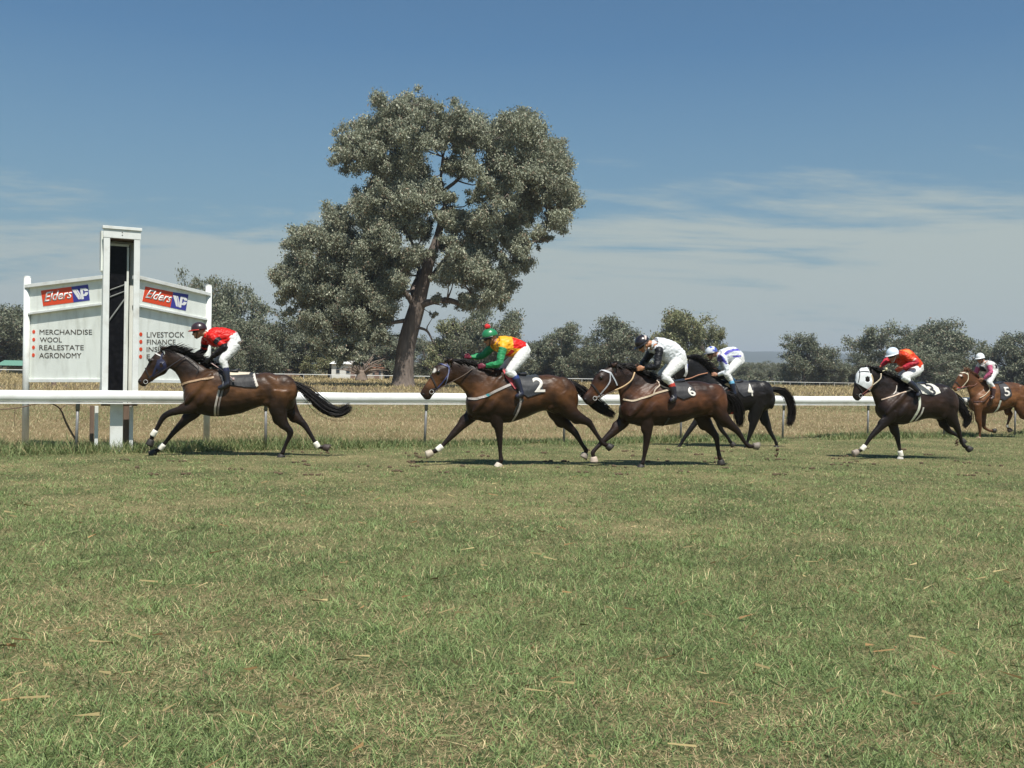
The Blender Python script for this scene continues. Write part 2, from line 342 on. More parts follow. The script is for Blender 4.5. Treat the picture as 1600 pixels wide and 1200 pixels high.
# coarse tussocks and loose straw in the turf
TX, TY = wedge(1300, 3.5, 17, 0.5, 1.6); nb = 44
X = np.repeat(TX, nb)+RS.randn(len(TX)*nb)*0.06; Y = np.repeat(TY, nb)+RS.randn(len(TX)*nb)*0.06; k = rail_side(X, Y) < 0; X, Y = X[k], Y[k]
me = blades('turf_tussocks', X, Y, 0.068, 0.0042, 1.5, gcol(len(X), PALG, [0.4, 0.45, 0.06, 0.02, 0.07]))
tag(link('turf_tussocks', me, grassm, None, False), kind='stuff')
X, Y = wedge(900, 3.5, 17, 0.5, 1.4); k = rail_side(X, Y) < 0; X, Y = X[k], Y[k]; n = len(X)
la = RS.rand(n)*2*np.pi; ln = 0.04+0.09*RS.rand(n); V = np.zeros((n, 4, 3)); wd = 0.0006*(1+Y/14)
for i, (q, sg) in enumerate(((0, -1), (0, 1), (1, 1), (1, -1))):
    V[:, i, 0] = X+np.cos(la)*ln*q-np.sin(la)*sg*wd; V[:, i, 1] = Y+np.sin(la)*ln*q+np.cos(la)*sg*wd; V[:, i, 2] = 0.03+0.02*RS.rand(n)+0.02*q
me = npmesh('loose_straw', V.reshape(-1, 3), (np.arange(n)*4)[:, None]+np.array([[0, 1, 2, 3]]), 4)
setcol(me, np.repeat(gcol(n, [(0.42, 0.33, 0.16), (0.36, 0.22, 0.10), (0.25, 0.28, 0.12)], [0.5, 0.2, 0.3]), 4, 0))
tag(link('loose_straw', me, grassm, None, False), kind='stuff')
# long dry grass beyond the rail
X, Y = wedge(150000, 17, 75, 2.0, 1.7); s_ = rail_side(X, Y); k = s_ > 0.1; X, Y, s_ = X[k], Y[k], s_[k]
g = vnoise(X*0.6, Y*.6, 2.2, 5)*0.6+vnoise(X*0.4, Y, 0.7, 6)*0.4; green = np.clip((g-0.50)/0.2, 0, 1)*0.55+np.clip(1.1-s_/1.3, 0, 0.85)+0.35*np.exp(-((s_-17)/6)**2)
green = np.clip(green, 0, 1); PALD = [(0.54, 0.46, 0.28), (0.40, 0.29, 0.175), (0.26, 0.18, 0.11), (0.16, 0.205, 0.085), (0.24, 0.27, 0.12)]
wt = np.stack([0.42*(1-green), 0.3*(1-green)+.03, 0.16*(1-green)+.02, 0.02+0.5*green, 0.05+0.4*green], 1)
me = blades('dry_grass', X, Y, 0.075+0.05*g*g, 0.0055*(Y/18), 1.35, gcol(len(X), PALD, wt))
tag(link('dry_grass', me, grassm, None, False), kind='stuff')
# green weeds along the foot of the rail
n = 36000; tt = RS.rand(n)**1.3*34-5; ss = RS.randn(n)*0.32+0.25
X = RAILA.x+rdir.x*tt+rn.x*ss; Y = RAILA.y+rdir.y*tt+rn.y*ss
dens = vnoise(X, Y, 1.1, 8)+np.where((tt > -4) & (tt < 5.5), 0.32, 0.04); k = dens > 0.42; X, Y, dens, tt = X[k], Y[k], dens[k], tt[k]
me = blades('rail_weeds', X, Y, 0.10+0.15*np.clip(dens-0.4, 0, 1)+0.08*(tt < 5), 0.009*(Y/18), 0.95, gcol(len(X), [(0.125, 0.175, 0.065), (0.19, 0.23, 0.095), (0.36, 0.31, 0.16)], [0.45, 0.4, 0.15]))
tag(link('rail_weeds', me, grassm, None, False), kind='stuff')
# scattered tufts farther out, to break the far field
X, Y = wedge(60000, 60, 240, 4.0, 1.2); k = rail_side(X, Y) > 20; X, Y = X[k], Y[k]; g = vnoise(X, Y*0.4, 4, 9)
me = blades('far_field_grass', X, Y, 0.28+0.12*g, 0.030*(Y/60), 0.9, gcol(len(X), [(0.44, 0.35, 0.18), (0.36, 0.28, 0.145), (0.24, 0.22, 0.10)], np.stack([0.5+0*g, 0.35+0*g, 0.35*g], 1)))
tag(link('far_field_grass', me, grassm, None, False), kind='stuff')

# ------------------------------------------------------------------ running rails
def rail_pt(px):                       # point of the near rail line under an image column
    d = ray(px, 620); t = (rc)/(d.x*rn.x+d.y*rn.y); return Vector((d.x*t, d.y*t, 0))
er = empty('running_rail', RAILA, rth); tag(er, 'thick white tubular running rail on grey steel posts, right behind the racing horses', 'rail')
RZ = 1.0; Lr = 36.0
mb = MB(); prof = [(0.105*math.cos(a)*0.9, 0.105*math.sin(a)) for a in [2*math.pi*k/20 for k in range(20)]]
nseg = 46; rs = []
for i in range(nseg+1):
    x = -7+ (Lr+7)*i/nseg; sag = 0.006*math.sin(x*2.1)
    rs.append([Vector((x, p[0], RZ+p[1]+sag)) for p in prof])
mb.rings(rs); mb.build('rail_tube', MAT['rail'], er, True)
mb = MB(); mb.box((Lr/2-3.5, -0.04, RZ-0.118), (Lr+7, 0.05, 0.02)); mb.build('lower_lip', MAT['rail'], er)
for x in (4.1, 14.0, 23.5):
    mb = MB(); mb.tube([(x-0.05, 0, RZ), (x+0.05, 0, RZ)], 0.108, 20); mb.build('joint_sleeve', MAT['rail'], er, True)
for px in (-150, 122, 416, 667, 883, 1066, 1226, 1358, 1478, 1588, 1690):
    p = rail_pt(px); x = (p-RAILA).dot(rdir); le = random.uniform(-0.03, 0.03)
    mb = MB(); mb.tube([(x+le, 0.02, -0.05), (x, 0.02, RZ-0.13)], 0.026, 10)
    po = mb.build('post', MAT['steel'], er, True)
    mb = MB(); mb.tube([(x, 0.02, RZ-0.25), (x, 0.02, RZ-0.06)], 0.036, 10); mb.build('bracket', MAT['steel'], po, True)
def far_pt(px): Yf = 0.75*F/(0.00259*(3500-px)); d = ray(px, 585); return Vector((d.x*Yf/d.y, Yf, 0))
FA, FB = far_pt(-150), far_pt(1700); fd = (FB-FA); FL = fd.length; fd.normalize()
ef = empty('far_rail', FA, math.atan2(fd.y, fd.x)); tag(ef, 'thin white outer rail far across the dry field, in front of the tree line', 'rail')
mb = MB(); mb.box((FL/2, 0, 0.80), (FL, 0.10, 0.09)); mb.build('rail_tube', MAT['rail'], ef)
nf = int(FL/4.2)
for i in range(min(nf, 100)):
    mb = MB(); mb.tube([(i*4.2+1, 0, 0), (i*4.2+1, 0, 0.72)], 0.035, 6); mb.build('post', MAT['rail'], ef)

# ------------------------------------------------------------------ winning post and sign boards
def text_mesh(s, shear=0.0, bold=0.0, sub=0):
    cu = bpy.data.curves.new('t', 'FONT'); cu.body = s; cu.shear = shear; cu.offset = bold; cu.resolution_u = 4
    o = bpy.data.objects.new('t', cu); COL.objects.link(o); dg = bpy.context.evaluated_depsgraph_get()
    me = bpy.data.meshes.new_from_object(o.evaluated_get(dg)); bpy.data.objects.remove(o)
    if sub:
        bm = bmesh.new(); bm.from_mesh(me); bmesh.ops.triangulate(bm, faces=bm.faces)
        for _ in range(sub): bmesh.ops.subdivide_edges(bm, edges=[e for e in bm.edges if e.calc_length() > 0.08], cuts=1)
        bmesh.ops.triangulate(bm, faces=bm.faces)
        bm.to_mesh(me); bm.free()
    co = np.array([v.co[:2] for v in me.vertices]); mn, mxx = co.min(0), co.max(0)
    return me, (co-mn)/(mxx-mn)
def quad_map(q, u, v):                 # q: tl, tr, br, bl
    tl, tr, br, bl = [Vector(p) for p in q]; return (bl*(1-u)+br*u)*(1-v)+(tl*(1-u)+tr*u)*v
def put_text(name, s, q, matl, parent, y, shear=0, bold=0.0):
    me, uv = text_mesh(s, shear, bold)
    for vtx, (u, v) in zip(me.vertices, uv): p = quad_map(q, u, v); vtx.co = (p[0], y, p[2])
    bm = bmesh.new(); bm.from_mesh(me); bmesh.ops.recalc_face_normals(bm, faces=bm.faces)
    r = bmesh.ops.extrude_face_region(bm, geom=list(bm.faces)); bmesh.ops.translate(bm, verts=[g for g in r['geom'] if isinstance(g, bmesh.types.BMVert)], vec=(0, -0.004, 0))
    bmesh.ops.recalc_face_normals(bm, faces=bm.faces); bm.to_mesh(me); bm.free()
    return link(name, me, matl, parent, False)
def c7(x, y): return (30+x/5.161, 420+y/5.161)
def sign(outer_px, outerY, inner_px, innerY, label, cap, hbot, bot, post, inpost, logo, split, words, swoosh):
    d1 = ray(*outer_px); d2 = ray(*inner_px); A = Vector((d1.x/d1.y*outerY, outerY, 0)); B = Vector((d2.x/d2.y*innerY, innerY, 0))
    if A.x > B.x: A, B = B, A
    psi = math.atan2(B.y-A.y, B.x-A.x); P = Plane(A, psi); e = empty('sign_board', A, psi); tag(e, label, 'sign', 'sign boards beside the winning post')
    def q(pt, lat=0.0): return P(*c7(*pt), lat)
    (a, b) = cap; (c, d) = hbot; (f, g) = bot
    z = lambda p: (q(p).x, q(p).z)
    th = 0.10*5.161*88/5.161
    MB().prism([z(f), z(g), z(b), z(a)], 0.0, 0.03).build('panel', MAT['panel'], e)
    MB().prism([z(c), z(d), z(b), z(a)], -0.045, 0.0).build('header_panel', MAT['panel'], e, bevel=0.004)
    za, zb = q(a), q(b)
    MB().prism([(za.x-0.02, za.z-0.03), (zb.x+0.02, zb.z-0.03), (zb.x+0.02, zb.z+0.035), (za.x-0.02, za.z+0.035)], -0.115, 0.05).build('capping', MAT['white_paint'], e, bevel=0.004)
    zc, zd = q(c), q(d)
    MB().prism([(zc.x, zc.z-0.012), (zd.x, zd.z-0.012), (zd.x, zd.z+0.028), (zc.x, zc.z+0.028)], -0.075, -0.045).build('trim_strip', MAT['white_paint'], e, bevel=0.003)
    MB().prism([(q(f).x, q(f).z), (q(g).x, q(g).z), (q(g).x, q(g).z+0.06), (q(f).x, q(f).z+0.06)], -0.03, 0.0).build('bottom_strip', MAT['white_paint'], e, bevel=0.003)
    pt = P(*c7(*post), -0.03); mbp = MB(); mbp.tube([(pt.x, -0.04, -0.1), (pt.x, -0.04, pt.z)], 0.062, 14); mbp.ell((pt.x, -0.04, pt.z), ((0.066, 0, 0), (0, 0.066, 0), (0, 0, 0.02)))
    mbp.build('post', MAT['white_paint'], e, True)
    lt = [q(p) for p in logo]; s1, s2 = q(split[0]), q(split[1])
    lx = lambda pts: [(p.x, p.z) for p in pts]
    lr = MB().prism(lx([lt[3], s2, s1, lt[0]]), -0.050, -0.046).build('logo_red_panel', MAT['red'], e)
    lb = MB().prism(lx([s2, lt[2], lt[1], s1]), -0.050, -0.046).build('logo_blue_panel', MAT['blue'], e)
    def sub(qd, u0, u1, v0, v1): return [quad_map(qd, u0, v1), quad_map(qd, u1, v1), quad_map(qd, u1, v0), quad_map(qd, u0, v0)]
    qr = [lt[0], s1, s2, lt[3]]; qb = [s1, lt[1], lt[2], s2]
    put_text('lettering', 'Elders', sub(qr, 0.06, 1.0, 0.26, 0.86), MAT['letter'], lr, -0.0505, 0.48, 0.014)
    def uvp(qd, pts): return [(lambda p: (p.x, p.z))(quad_map(qd, u, v)) for u, v in pts]
    mv = MB(); y0, y1 = -0.0545, -0.0500
    for poly in ([(0.02, .80), (.24, .80), (.40, .36), (.40, .14), (.34, .14)], [(.27, .80), (.34, .80), (.49, .42), (.49, .14), (.43, .14), (.43, .38)],
                 [(.52, .12), (.66, .12), (.66, .80), (.52, .80)], [(.663, .80), (.84, .80), (.96, .70), (.97, .60), (.77, .60), (.74, .68), (.663, .68)], [(.663, .42), (.74, .42), (.78, .52), (.97, .52), (.94, .40), (.84, .30), (.663, .30)]):
        mv.prism(uvp(qb, poly), y0, y1)
    mv.build('emblem', MAT['letter'], lb)
    for (s_, x0, x1, yt, yb_, bx, by) in words:
        cc = q((bx, by)); n = 18
        MB().prism([(cc.x+0.036*math.cos(2*math.pi*k/n), cc.z+0.036*math.sin(2*math.pi*k/n)) for k in range(n)], -0.005, -0.001).build('bullet', MAT['red'], e)
        put_text('lettering', s_, [q((x0, yt)), q((x1, yt)), q((x1, yb_)), q((x0, yb_))], MAT['ink'], e, -0.001, 0, 0.0)
    return e
sign((43, 600), 19.35, (163, 600), 18.65, 'white sign board left of the winning post, listing merchandise, wool, real estate and agronomy',
     ((88, 145), (695, 72)), ((88, 368), (690, 288)), ((76, 915), (690, 915)), (70, 66), 151, 
     [(192, 178), (570, 128), (585, 255), (210, 303)], [(437, 146), (455, 272)],
     [('MERCHANDISE', 165, 588, 490, 530, 118, 508), ('WOOL', 168, 345, 553, 592, 118, 571), ('REALESTATE', 163, 521, 615, 655, 116, 634), ('AGRONOMY', 163, 502, 678, 720, 115, 696)], 0)
sign((325, 600), 20.3, (214, 600), 18.75, 'white sign board right of the winning post, listing livestock and finance behind the leading horse',
     ((935, 70), (1505, 207)), ((930, 297), (1500, 412)), ((915, 915), (1500, 925)), (1526, 136), 205,
     [(1003, 143), (1350, 208), (1328, 338), (978, 262)], [(1226, 188), (1204, 312)],
     [('LIVESTOCK', 1028, 1330, 510, 553, 980, 528), ('FINANCE', 1028, 1260, 570, 610, 980, 588), ('INSURANCE', 1027, 1350, 630, 669, 980, 648), ('E', 1027, 1053, 690, 727, 978, 708)], 0)
# tower
T0 = rail_pt(189)+rn*0.15; tw = Plane(T0, rth); et = empty('winning_post', T0, rth); tag(et, 'tall white winning post tower with a dark glass slot between the two sign boards', 'winning post')
xl, xr = tw(160.5, 500).x, tw(217.5, 500).x; zt = tw(188, 355).z; zb = 0.86; W_ = xr-xl; dp = 0.42
def bx(name, m, x0, x1, y0, y1, z0, z1, par=et, bv=0.004): return MB().box(((x0+x1)/2, (y0+y1)/2, (z0+z1)/2), (x1-x0, y1-y0, z1-z0)).build(name, m, par, bevel=bv)
bx('frame_board', MAT['white_paint'], xl, xl+0.105, 0, 0.03, zb, zt-0.2); bx('frame_board', MAT['white_paint'], xr-0.105, xr, 0, 0.03, zb, zt-0.2)
tb = bx('top_board', MAT['white_paint'], xl-0.01, xr+0.01, -0.006, 0.03, zt-0.2, zt-0.045); bx('top_capping', MAT['white_paint'], xl-0.025, xr+0.025, -0.03, 0.10, zt-0.043, zt+0.01)
for zq in (zt-0.09, zt-0.14): MB().ell(((xl+xr)/2, -0.008, zq), ((0.012, 0, 0), (0, 0.006, 0), (0, 0, 0.012))).build('bolt', MAT['steel'], tb, True)
bx('side_panel', MAT['panel'], xl+0.012, xl+0.03, 0.031, dp, zb, zt-0.12); bx('side_panel', MAT['panel'], xr-0.03, xr-0.012, 0.031, dp, zb, zt-0.12)
MB().box(((xl+xr)/2, dp+0.01, (zb+zt)/2-0.05), (W_-0.02, 0.018, zt-zb-0.1)).build('back_panel', MAT['panel'], et)
MB().box((xl-0.005, dp*0.8, zt-0.42), (0.03, 0.24, 0.72)).build('back_fin', MAT['panel'], et)
bx('soffit', MAT['rustwood'], xl+0.03, xr-0.03, 0.03, dp, zt-0.215, zt-0.2)
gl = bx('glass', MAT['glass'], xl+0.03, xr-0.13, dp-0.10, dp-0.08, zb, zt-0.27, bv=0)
bx('glass_frame', MAT['panel'], xr-0.185, xr-0.15, dp-0.13, dp-0.1005, zb, zt-0.32, gl, 0); bx('glass_frame', MAT['panel'], xl+0.03, xr-0.15, dp-0.13, dp-0.1005, zt-0.31, zt-0.27, gl, 0)
bx('glass_strip', MAT['white_paint'], xr-0.225, xr-0.187, dp-0.16, dp-0.125, zb, zt-0.95, gl, 0)
bx('inner_wall', mat('inner_wall', (0.24, 0.20, 0.17), 0.7), xr-0.045, xr-0.031, 0.031, dp-0.01, zb, zt-0.22, bv=0)
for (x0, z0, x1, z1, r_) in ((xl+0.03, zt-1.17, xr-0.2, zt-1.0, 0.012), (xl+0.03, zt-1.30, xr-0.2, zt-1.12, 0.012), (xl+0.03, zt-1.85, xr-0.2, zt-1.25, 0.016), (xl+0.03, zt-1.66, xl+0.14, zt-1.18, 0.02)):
    MB().tube([(x0, dp-0.115, z0), (x1, dp-0.115, z1)], r_, 6).build('reflected_brace', MAT['reflected_brace'], et)  # solid bars modelled in place of the reflection of braces in the glass
bx('base_board', MAT['white_paint'], tw(172, 660).x, tw(192, 660).x, 0.0, 0.035, -0.1, zb)
bx('base_beam', MAT['rustwood'], xl+0.0, xr-0.0, 0.036, 0.12, zb-0.035, zb-0.003)
for px_, lat_, w_, m_ in ((151, .10, .06, 'white_paint'), (205.5, .12, .065, 'white_paint'), (144, .30, .07, 'rustwood'), (198, .25, .11, 'rustwood')):
    q = tw(px_, 660, lat_); bx('leg', MAT[m_], q.x-w_/2, q.x+w_/2, lat_+.02, lat_+.08, -0.1, zb-0.04)
# bent dry branch lying through the rail
P = Plane(rail_pt(90)+rn*0.25, rth); eb = P.P0
pts = [(-60, 640), (-10, 640), (30, 637), (60, 630), (78, 630), (94, 639), (103, 660), (118, 686), (134, 702)]
br = MB(); br.tube([P(x, y, 0.1*math.sin(i)) for i, (x, y) in enumerate(pts)], [0.006, 0.008, 0.010, 0.010, 0.010, 0.014, 0.018, 0.018, 0.012], 7, 3)
br.tube([P(95, 639, 0.05), P(104, 632, 0.1), P(116, 633, 0.12), P(122, 641, 0.1)], [0.008, 0.006, 0.005, 0.003], 6, 3)
br.tube([P(24, 638, 0.05), P(22, 655, 0.1), P(24, 672, 0.12)], [0.005, 0.004, 0.002], 6, 3)
o = br.build('dry_branch', MAT['rustwood'], None, True); o.location = eb; o.rotation_euler = (0, 0, rth); tag(o, 'bent bare dark branch hanging under the white rail left of the winning post', 'branch')

# ------------------------------------------------------------------ trees
bark = mat('gum_bark', (0.165, 0.135, 0.115), 0.9, vary=0.4, vscale=1.6, bump=0.6, bscale=3.5, stretch=(2.5, 2.5, 0.5), spec=0.2)
leafm = mat('gum_leaves', attr=True, rough=0.5, vary=0.12, vscale=0.4, spec=0.35, trans=0.12)
def leaf_cloud(name, C, Rd, n_per, size, pal, wts, seed=0, flat_=0.75, clus=0.0):
    rs = np.random.RandomState(seed); C = np.asarray(C, float); Rd = np.asarray(Rd, float)
    npuff = len(C); reps = np.maximum((n_per*(Rd/Rd.mean())**2).astype(int), 8); idx = np.repeat(np.arange(npuff), reps); n = len(idx)
    d = rs.randn(n, 3); d /= np.linalg.norm(d, axis=1, keepdims=True); rr = rs.rand(n, 1)**(1/2.2)
    lump = 0.6+0.75*rs.rand(n, 1)**2
    P_ = C[idx]+d*rr*lump*Rd[idx][:, None]*np.array([1, 1, flat_])
    P_[:, 2] -= 0.55*Rd[idx]*rs.rand(n)**2.5                      # drooping sprays
    if clus:                                                     # gather into sprays
        k = max(1, n//9); cent = rs.permutation(n)[:k]; own = cent[rs.randint(0, k, n)]
        same = idx[own] == idx; P_ = np.where(same[:, None], P_[own]+rs.randn(n, 3)*size*clus, P_)
    a = rs.randn(n, 3); a[:, 2] -= 1.0; a /= np.linalg.norm(a, axis=1, keepdims=True); b = rs.randn(n, 3); b -= (b*a).sum(1, keepdims=True)*a; b /= np.linalg.norm(b, axis=1, keepdims=True)
    s = size*(0.6+0.8*rs.rand(n, 1)); V = np.stack([P_-a*s*0.62, P_+b*s*0.25-a*s*.05, P_+a*s*0.62, P_-b*s*0.25-a*s*.05], 1)
    me = npmesh(name, V.reshape(-1, 3), (np.arange(n)*4)[:, None]+np.array([[0, 1, 2, 3]]), 4)
    pal = np.array(pal); pt = rs.rand(npuff); c = pal[rs.choice(len(pal), n, p=wts)]*(0.82+0.36*rs.rand(n, 1))*(0.94+0.12*pt[idx][:, None])
    setcol(me, np.repeat(c, 4, 0)); return me
PALL = [(0.285, 0.300, 0.210), (0.210, 0.232, 0.160), (0.38, 0.385, 0.28), (0.28, 0.215, 0.15)]
# the big gum
BT = G(630, 604); BY = BT.y
def B_(px, py, dy=0.0): p = atY(px, py, BY+dy); return p-BT
root = empty('gum_tree', BT); tag(root, 'very large spreading gum tree standing alone in the field, its leaning trunk bare', 'tree')
mpx = BY/F
trk = MB()
tp = [(630, 608, 24), (630, 598, 18.5), (631, 575, 15.5), (634, 545, 14.5), (641, 515, 14), (650, 485, 13), (658, 455, 11), (666, 425, 9.5), (672, 402, 8.5), (679, 385, 7), (686, 362, 6), (689, 345, 5.6), (682, 334, 5)]
trk.tube([B_(x, y) for x, y, r_ in tp], [r_*mpx for *_, r_ in tp], 14, 4)
limbs = [[(682, 334, 5, 0), (673, 320, 4.4, 1), (660, 297, 3.6, 1), (650, 276, 2.8, 2), (640, 250, 2.2, 2), (607, 232, 2, 1), (579, 237, 1.4, 0), (550, 240, 0.8, 0)],
 [(682, 336, 4.5, 0), (695, 323, 3.4, 0), (692, 301, 3, -1), (714, 282, 2.6, -2), (735, 256, 2, -3), (748, 225, 1.2, -3)],
 [(692, 301, 2.5, -1), (689, 279, 2, 0), (692, 245, 1.6, 0), (701, 218, 1.1, 1)], [(650, 276, 2.2, 2), (650, 230, 1.6, 2), (643, 196, 1, 2)],
 [(667, 410, 6, 0), (650, 398, 4.5, -1), (642, 392, 4, -2), (626, 398, 3.2, -3), (598, 375, 2.4, -4), (570, 354, 1.8, -4), (530, 350, 1, -4)],
 [(662, 440, 6, 0), (676, 432, 5.5, 1), (690, 414, 4.5, 2), (710, 392, 4, 2), (745, 360, 3.2, 2), (782, 336, 2.4, 1), (807, 320, 2, 0), (839, 310, 1.6, 0), (857, 307, 1.2, 0), (880, 300, 0.8, 0)],
 [(807, 320, 1.6, 0), (835, 318, 1.4, -1), (870, 328, 1, -1), (888, 322, .6, -1)], [(782, 336, 1.6, 1), (800, 350, 1.3, 0), (830, 352, .9, 0), (850, 372, .6, 0)],
 [(652, 478, 8, 0), (672, 472, 5, -2), (698, 469, 4.5, -3), (722, 474, 4, -4), (742, 466, 3, -4), (765, 455, 1.8, -4), (785, 430, 1, -4)],
 [(652, 470, 7, 0), (646, 452, 5.5, 2), (654, 430, 4, 3), (652, 405, 3, 4), (640, 370, 2.2, 5), (620, 330, 1.4, 5)],
 [(648, 478, 7, 0), (636, 461, 4, -2), (614, 442, 3, -4), (585, 430, 2.2, -5), (545, 425, 1.6, -6), (500, 400, 1, -6), (470, 395, .6, -6)],
 [(640, 500, 4, 0), (610, 505, 2.5, -4), (585, 515, 1.8, -6), (560, 500, 1.2, -7)], [(646, 512, 3, 0), (658, 513, 2.2, -2), (668, 518, 1.8, -2), (676, 533, 1.1, -2), (680, 540, .5, -2)]]
lp = []
for l in limbs:
    trk.tube([B_(x, y, d*(1.2 if d > 0 else .3)) for x, y, r_, d in l], [max(r_*mpx, 0.03) for _, _, r_, _ in l], 8, 4)
    lp += [(B_(x, y, d*(1.2 if d > 0 else .3)), r_*mpx) for x, y, r_, d in l]
clumps = [(610,172,30),(645,165,30),(590,205,34),(548,215,26),(530,238,18),(545,255,16),(640,205,36),(567,238,24),(680,180,22),(715,190,30),(690,215,26),(722,222,28),
 (755,205,28),(792,205,34),(835,215,36),(868,250,34),(880,300,26),(825,255,38),(780,250,36),(760,285,20),(605,260,34),(640,262,38),(597,296,26),(664,300,26),(628,312,36),(640,345,30),(720,250,20),
 (790,300,28),(830,300,30),(862,335,26),(890,318,15),(812,335,24),(570,330,32),(532,338,28),(500,365,34),(466,378,26),(455,428,28),(482,428,34),(448,462,18),(520,396,40),(560,385,38),(600,375,36),
 (715,345,26),(755,345,32),(735,385,32),(785,372,30),(822,375,22),(846,368,14),(500,466,34),(540,445,40),(578,430,36),(608,420,30),(560,495,34),(520,505,28),(492,500,22),(538,540,22),(596,480,26),
 (705,425,26),(745,420,30),(775,436,28),(806,400,24),(735,462,18),(770,466,22),(793,455,14),(686,470,9),(682,490,6),(668,400,14),(700,385,22),(570,540,16),(600,520,16),(478,462,20),(640,395,22),(615,450,24), (860,275,30), (700,310,16), (738,262,20), (745,308,15), (575,315,26), (612,345,22), (700,262,14), (505,535,18), (530,560,14), (555,560,12), (480,505,18), (450,490,12), (575,520,22), (550,470,34), (625,420,24), (665,360,22), (690,345,18), (720,470,14)]
C = []; Rr = []; brs = MB()
rr_ = random.Random(3)
for (x, y, r_) in clumps:
    half = 7.5*math.sqrt(max(0.15, 1-((x-670)/240)**2))
    for k in range(3 if r_ > 22 else 2):
        dy = [-half*rr_.uniform(0.35, 0.9), half*rr_.uniform(0.2, 0.8), rr_.uniform(-2, 2)][k]
        jx, jy = rr_.uniform(-6, 6), rr_.uniform(-6, 6); c = B_(x+jx, y+jy, dy); 
        near_, nr = min(lp, key=lambda q: (q[0]-c).length+0.3*max(0, q[0].z-c.z)); mid = (near_+c)/2+Vector((rr_.uniform(-.5, .5), rr_.uniform(-.5, .5), -0.35))
        brs.tube([near_, mid, c], [min(0.10, nr*0.8), 0.06, 0.02], 5, 2)
        R0 = r_*mpx
        for s in range(9):                                  # each clump is made of small puffs
            v = Vector((rr_.gauss(0, 1), rr_.gauss(0, 1), rr_.gauss(0, 0.9))); v.normalize(); v *= R0*rr_.uniform(0.30, 1.0)
            C.append(tuple(c+v)); Rr.append(R0*rr_.uniform(0.26, 0.60)); 
            if s < 3: brs.tube([c, c+v], [0.035, 0.012], 4)
trk.v += []; link('trunk', trk.mesh('trunk'), bark, root)
link('branches', brs.mesh('branches'), bark, root)
link('crown', leaf_cloud('crown', C, Rr, 285, 0.21, PALL, [0.47, 0.30, 0.16, 0.07], 5, 0.85, 1.6), leafm, root, False)
# the trees of the tree line
def tree_variant(seed, wide, nl, size, pal, wts, trunk_h=0.10, puffs=24):
    rr = random.Random(seed); C = []; Rr = []; t = MB(); lean = rr.uniform(-.05, .05); top = Vector((lean, 0, 0.55)); pts = [Vector((0, 0, 0)), Vector((lean*.4, 0, 0.2)), Vector((lean*1.2, .02, .4)), top]
    t.tube(pts, [0.035, 0.026, 0.02, 0.012], 7, 2)
    for k in range(puffs):
        a = rr.uniform(0, 2*math.pi); h = rr.uniform(trunk_h+0.08, 0.86); rad = wide*0.5*math.sqrt(max(0.10, 1-abs((h-0.48)/0.44)**3))*rr.uniform(0.15, 0.88)
        c = Vector((math.cos(a)*rad, math.sin(a)*rad, h)); R0 = rr.uniform(0.13, 0.2)
        t.tube([pts[1+(k % 2)], (pts[2]+c)/2+Vector((0, 0, -.03)), c], [0.014, 0.009, 0.003], 5, 2)
        for s in range(8):
            v = Vector((rr.gauss(0, 1), rr.gauss(0, 1), rr.gauss(0, .9))); v.normalize(); v *= R0*rr.uniform(.3, .9)
            C.append(tuple(c+v)); Rr.append(R0*rr.uniform(.35, .7))
    return t.mesh('trunk'), leaf_cloud('crown', C, Rr, nl, size, pal, wts, seed, .85, 0.7)
PD = [(0.135, 0.155, 0.098), (0.175, 0.192, 0.125), (0.23, 0.235, 0.16), (0.21, 0.16, 0.11)]; WD = [0.4, 0.35, 0.17, 0.08]
PY = [(0.20, 0.21, 0.10), (0.15, 0.165, 0.08), (0.27, 0.26, 0.14), (0.23, 0.17, 0.10)]
variants = [tree_variant(21, 0.80, 105, .026, PD, WD), tree_variant(22, 1.0, 105, .025, PD, WD, .04, 26), tree_variant(23, 0.68, 105, .026, PD, WD, .06), tree_variant(24, .9, 105, .026, PY, WD, .05, 24), tree_variant(25, 1.25, 100, .023, PD, WD, .0, 30)]
for tm, cm in variants: tm.materials.append(bark); cm.materials.append(leafm); tm.polygons.foreach_set('use_smooth', [True]*len(tm.polygons))
WID = [0.86, 1.05, 0.75, .95, 1.3]
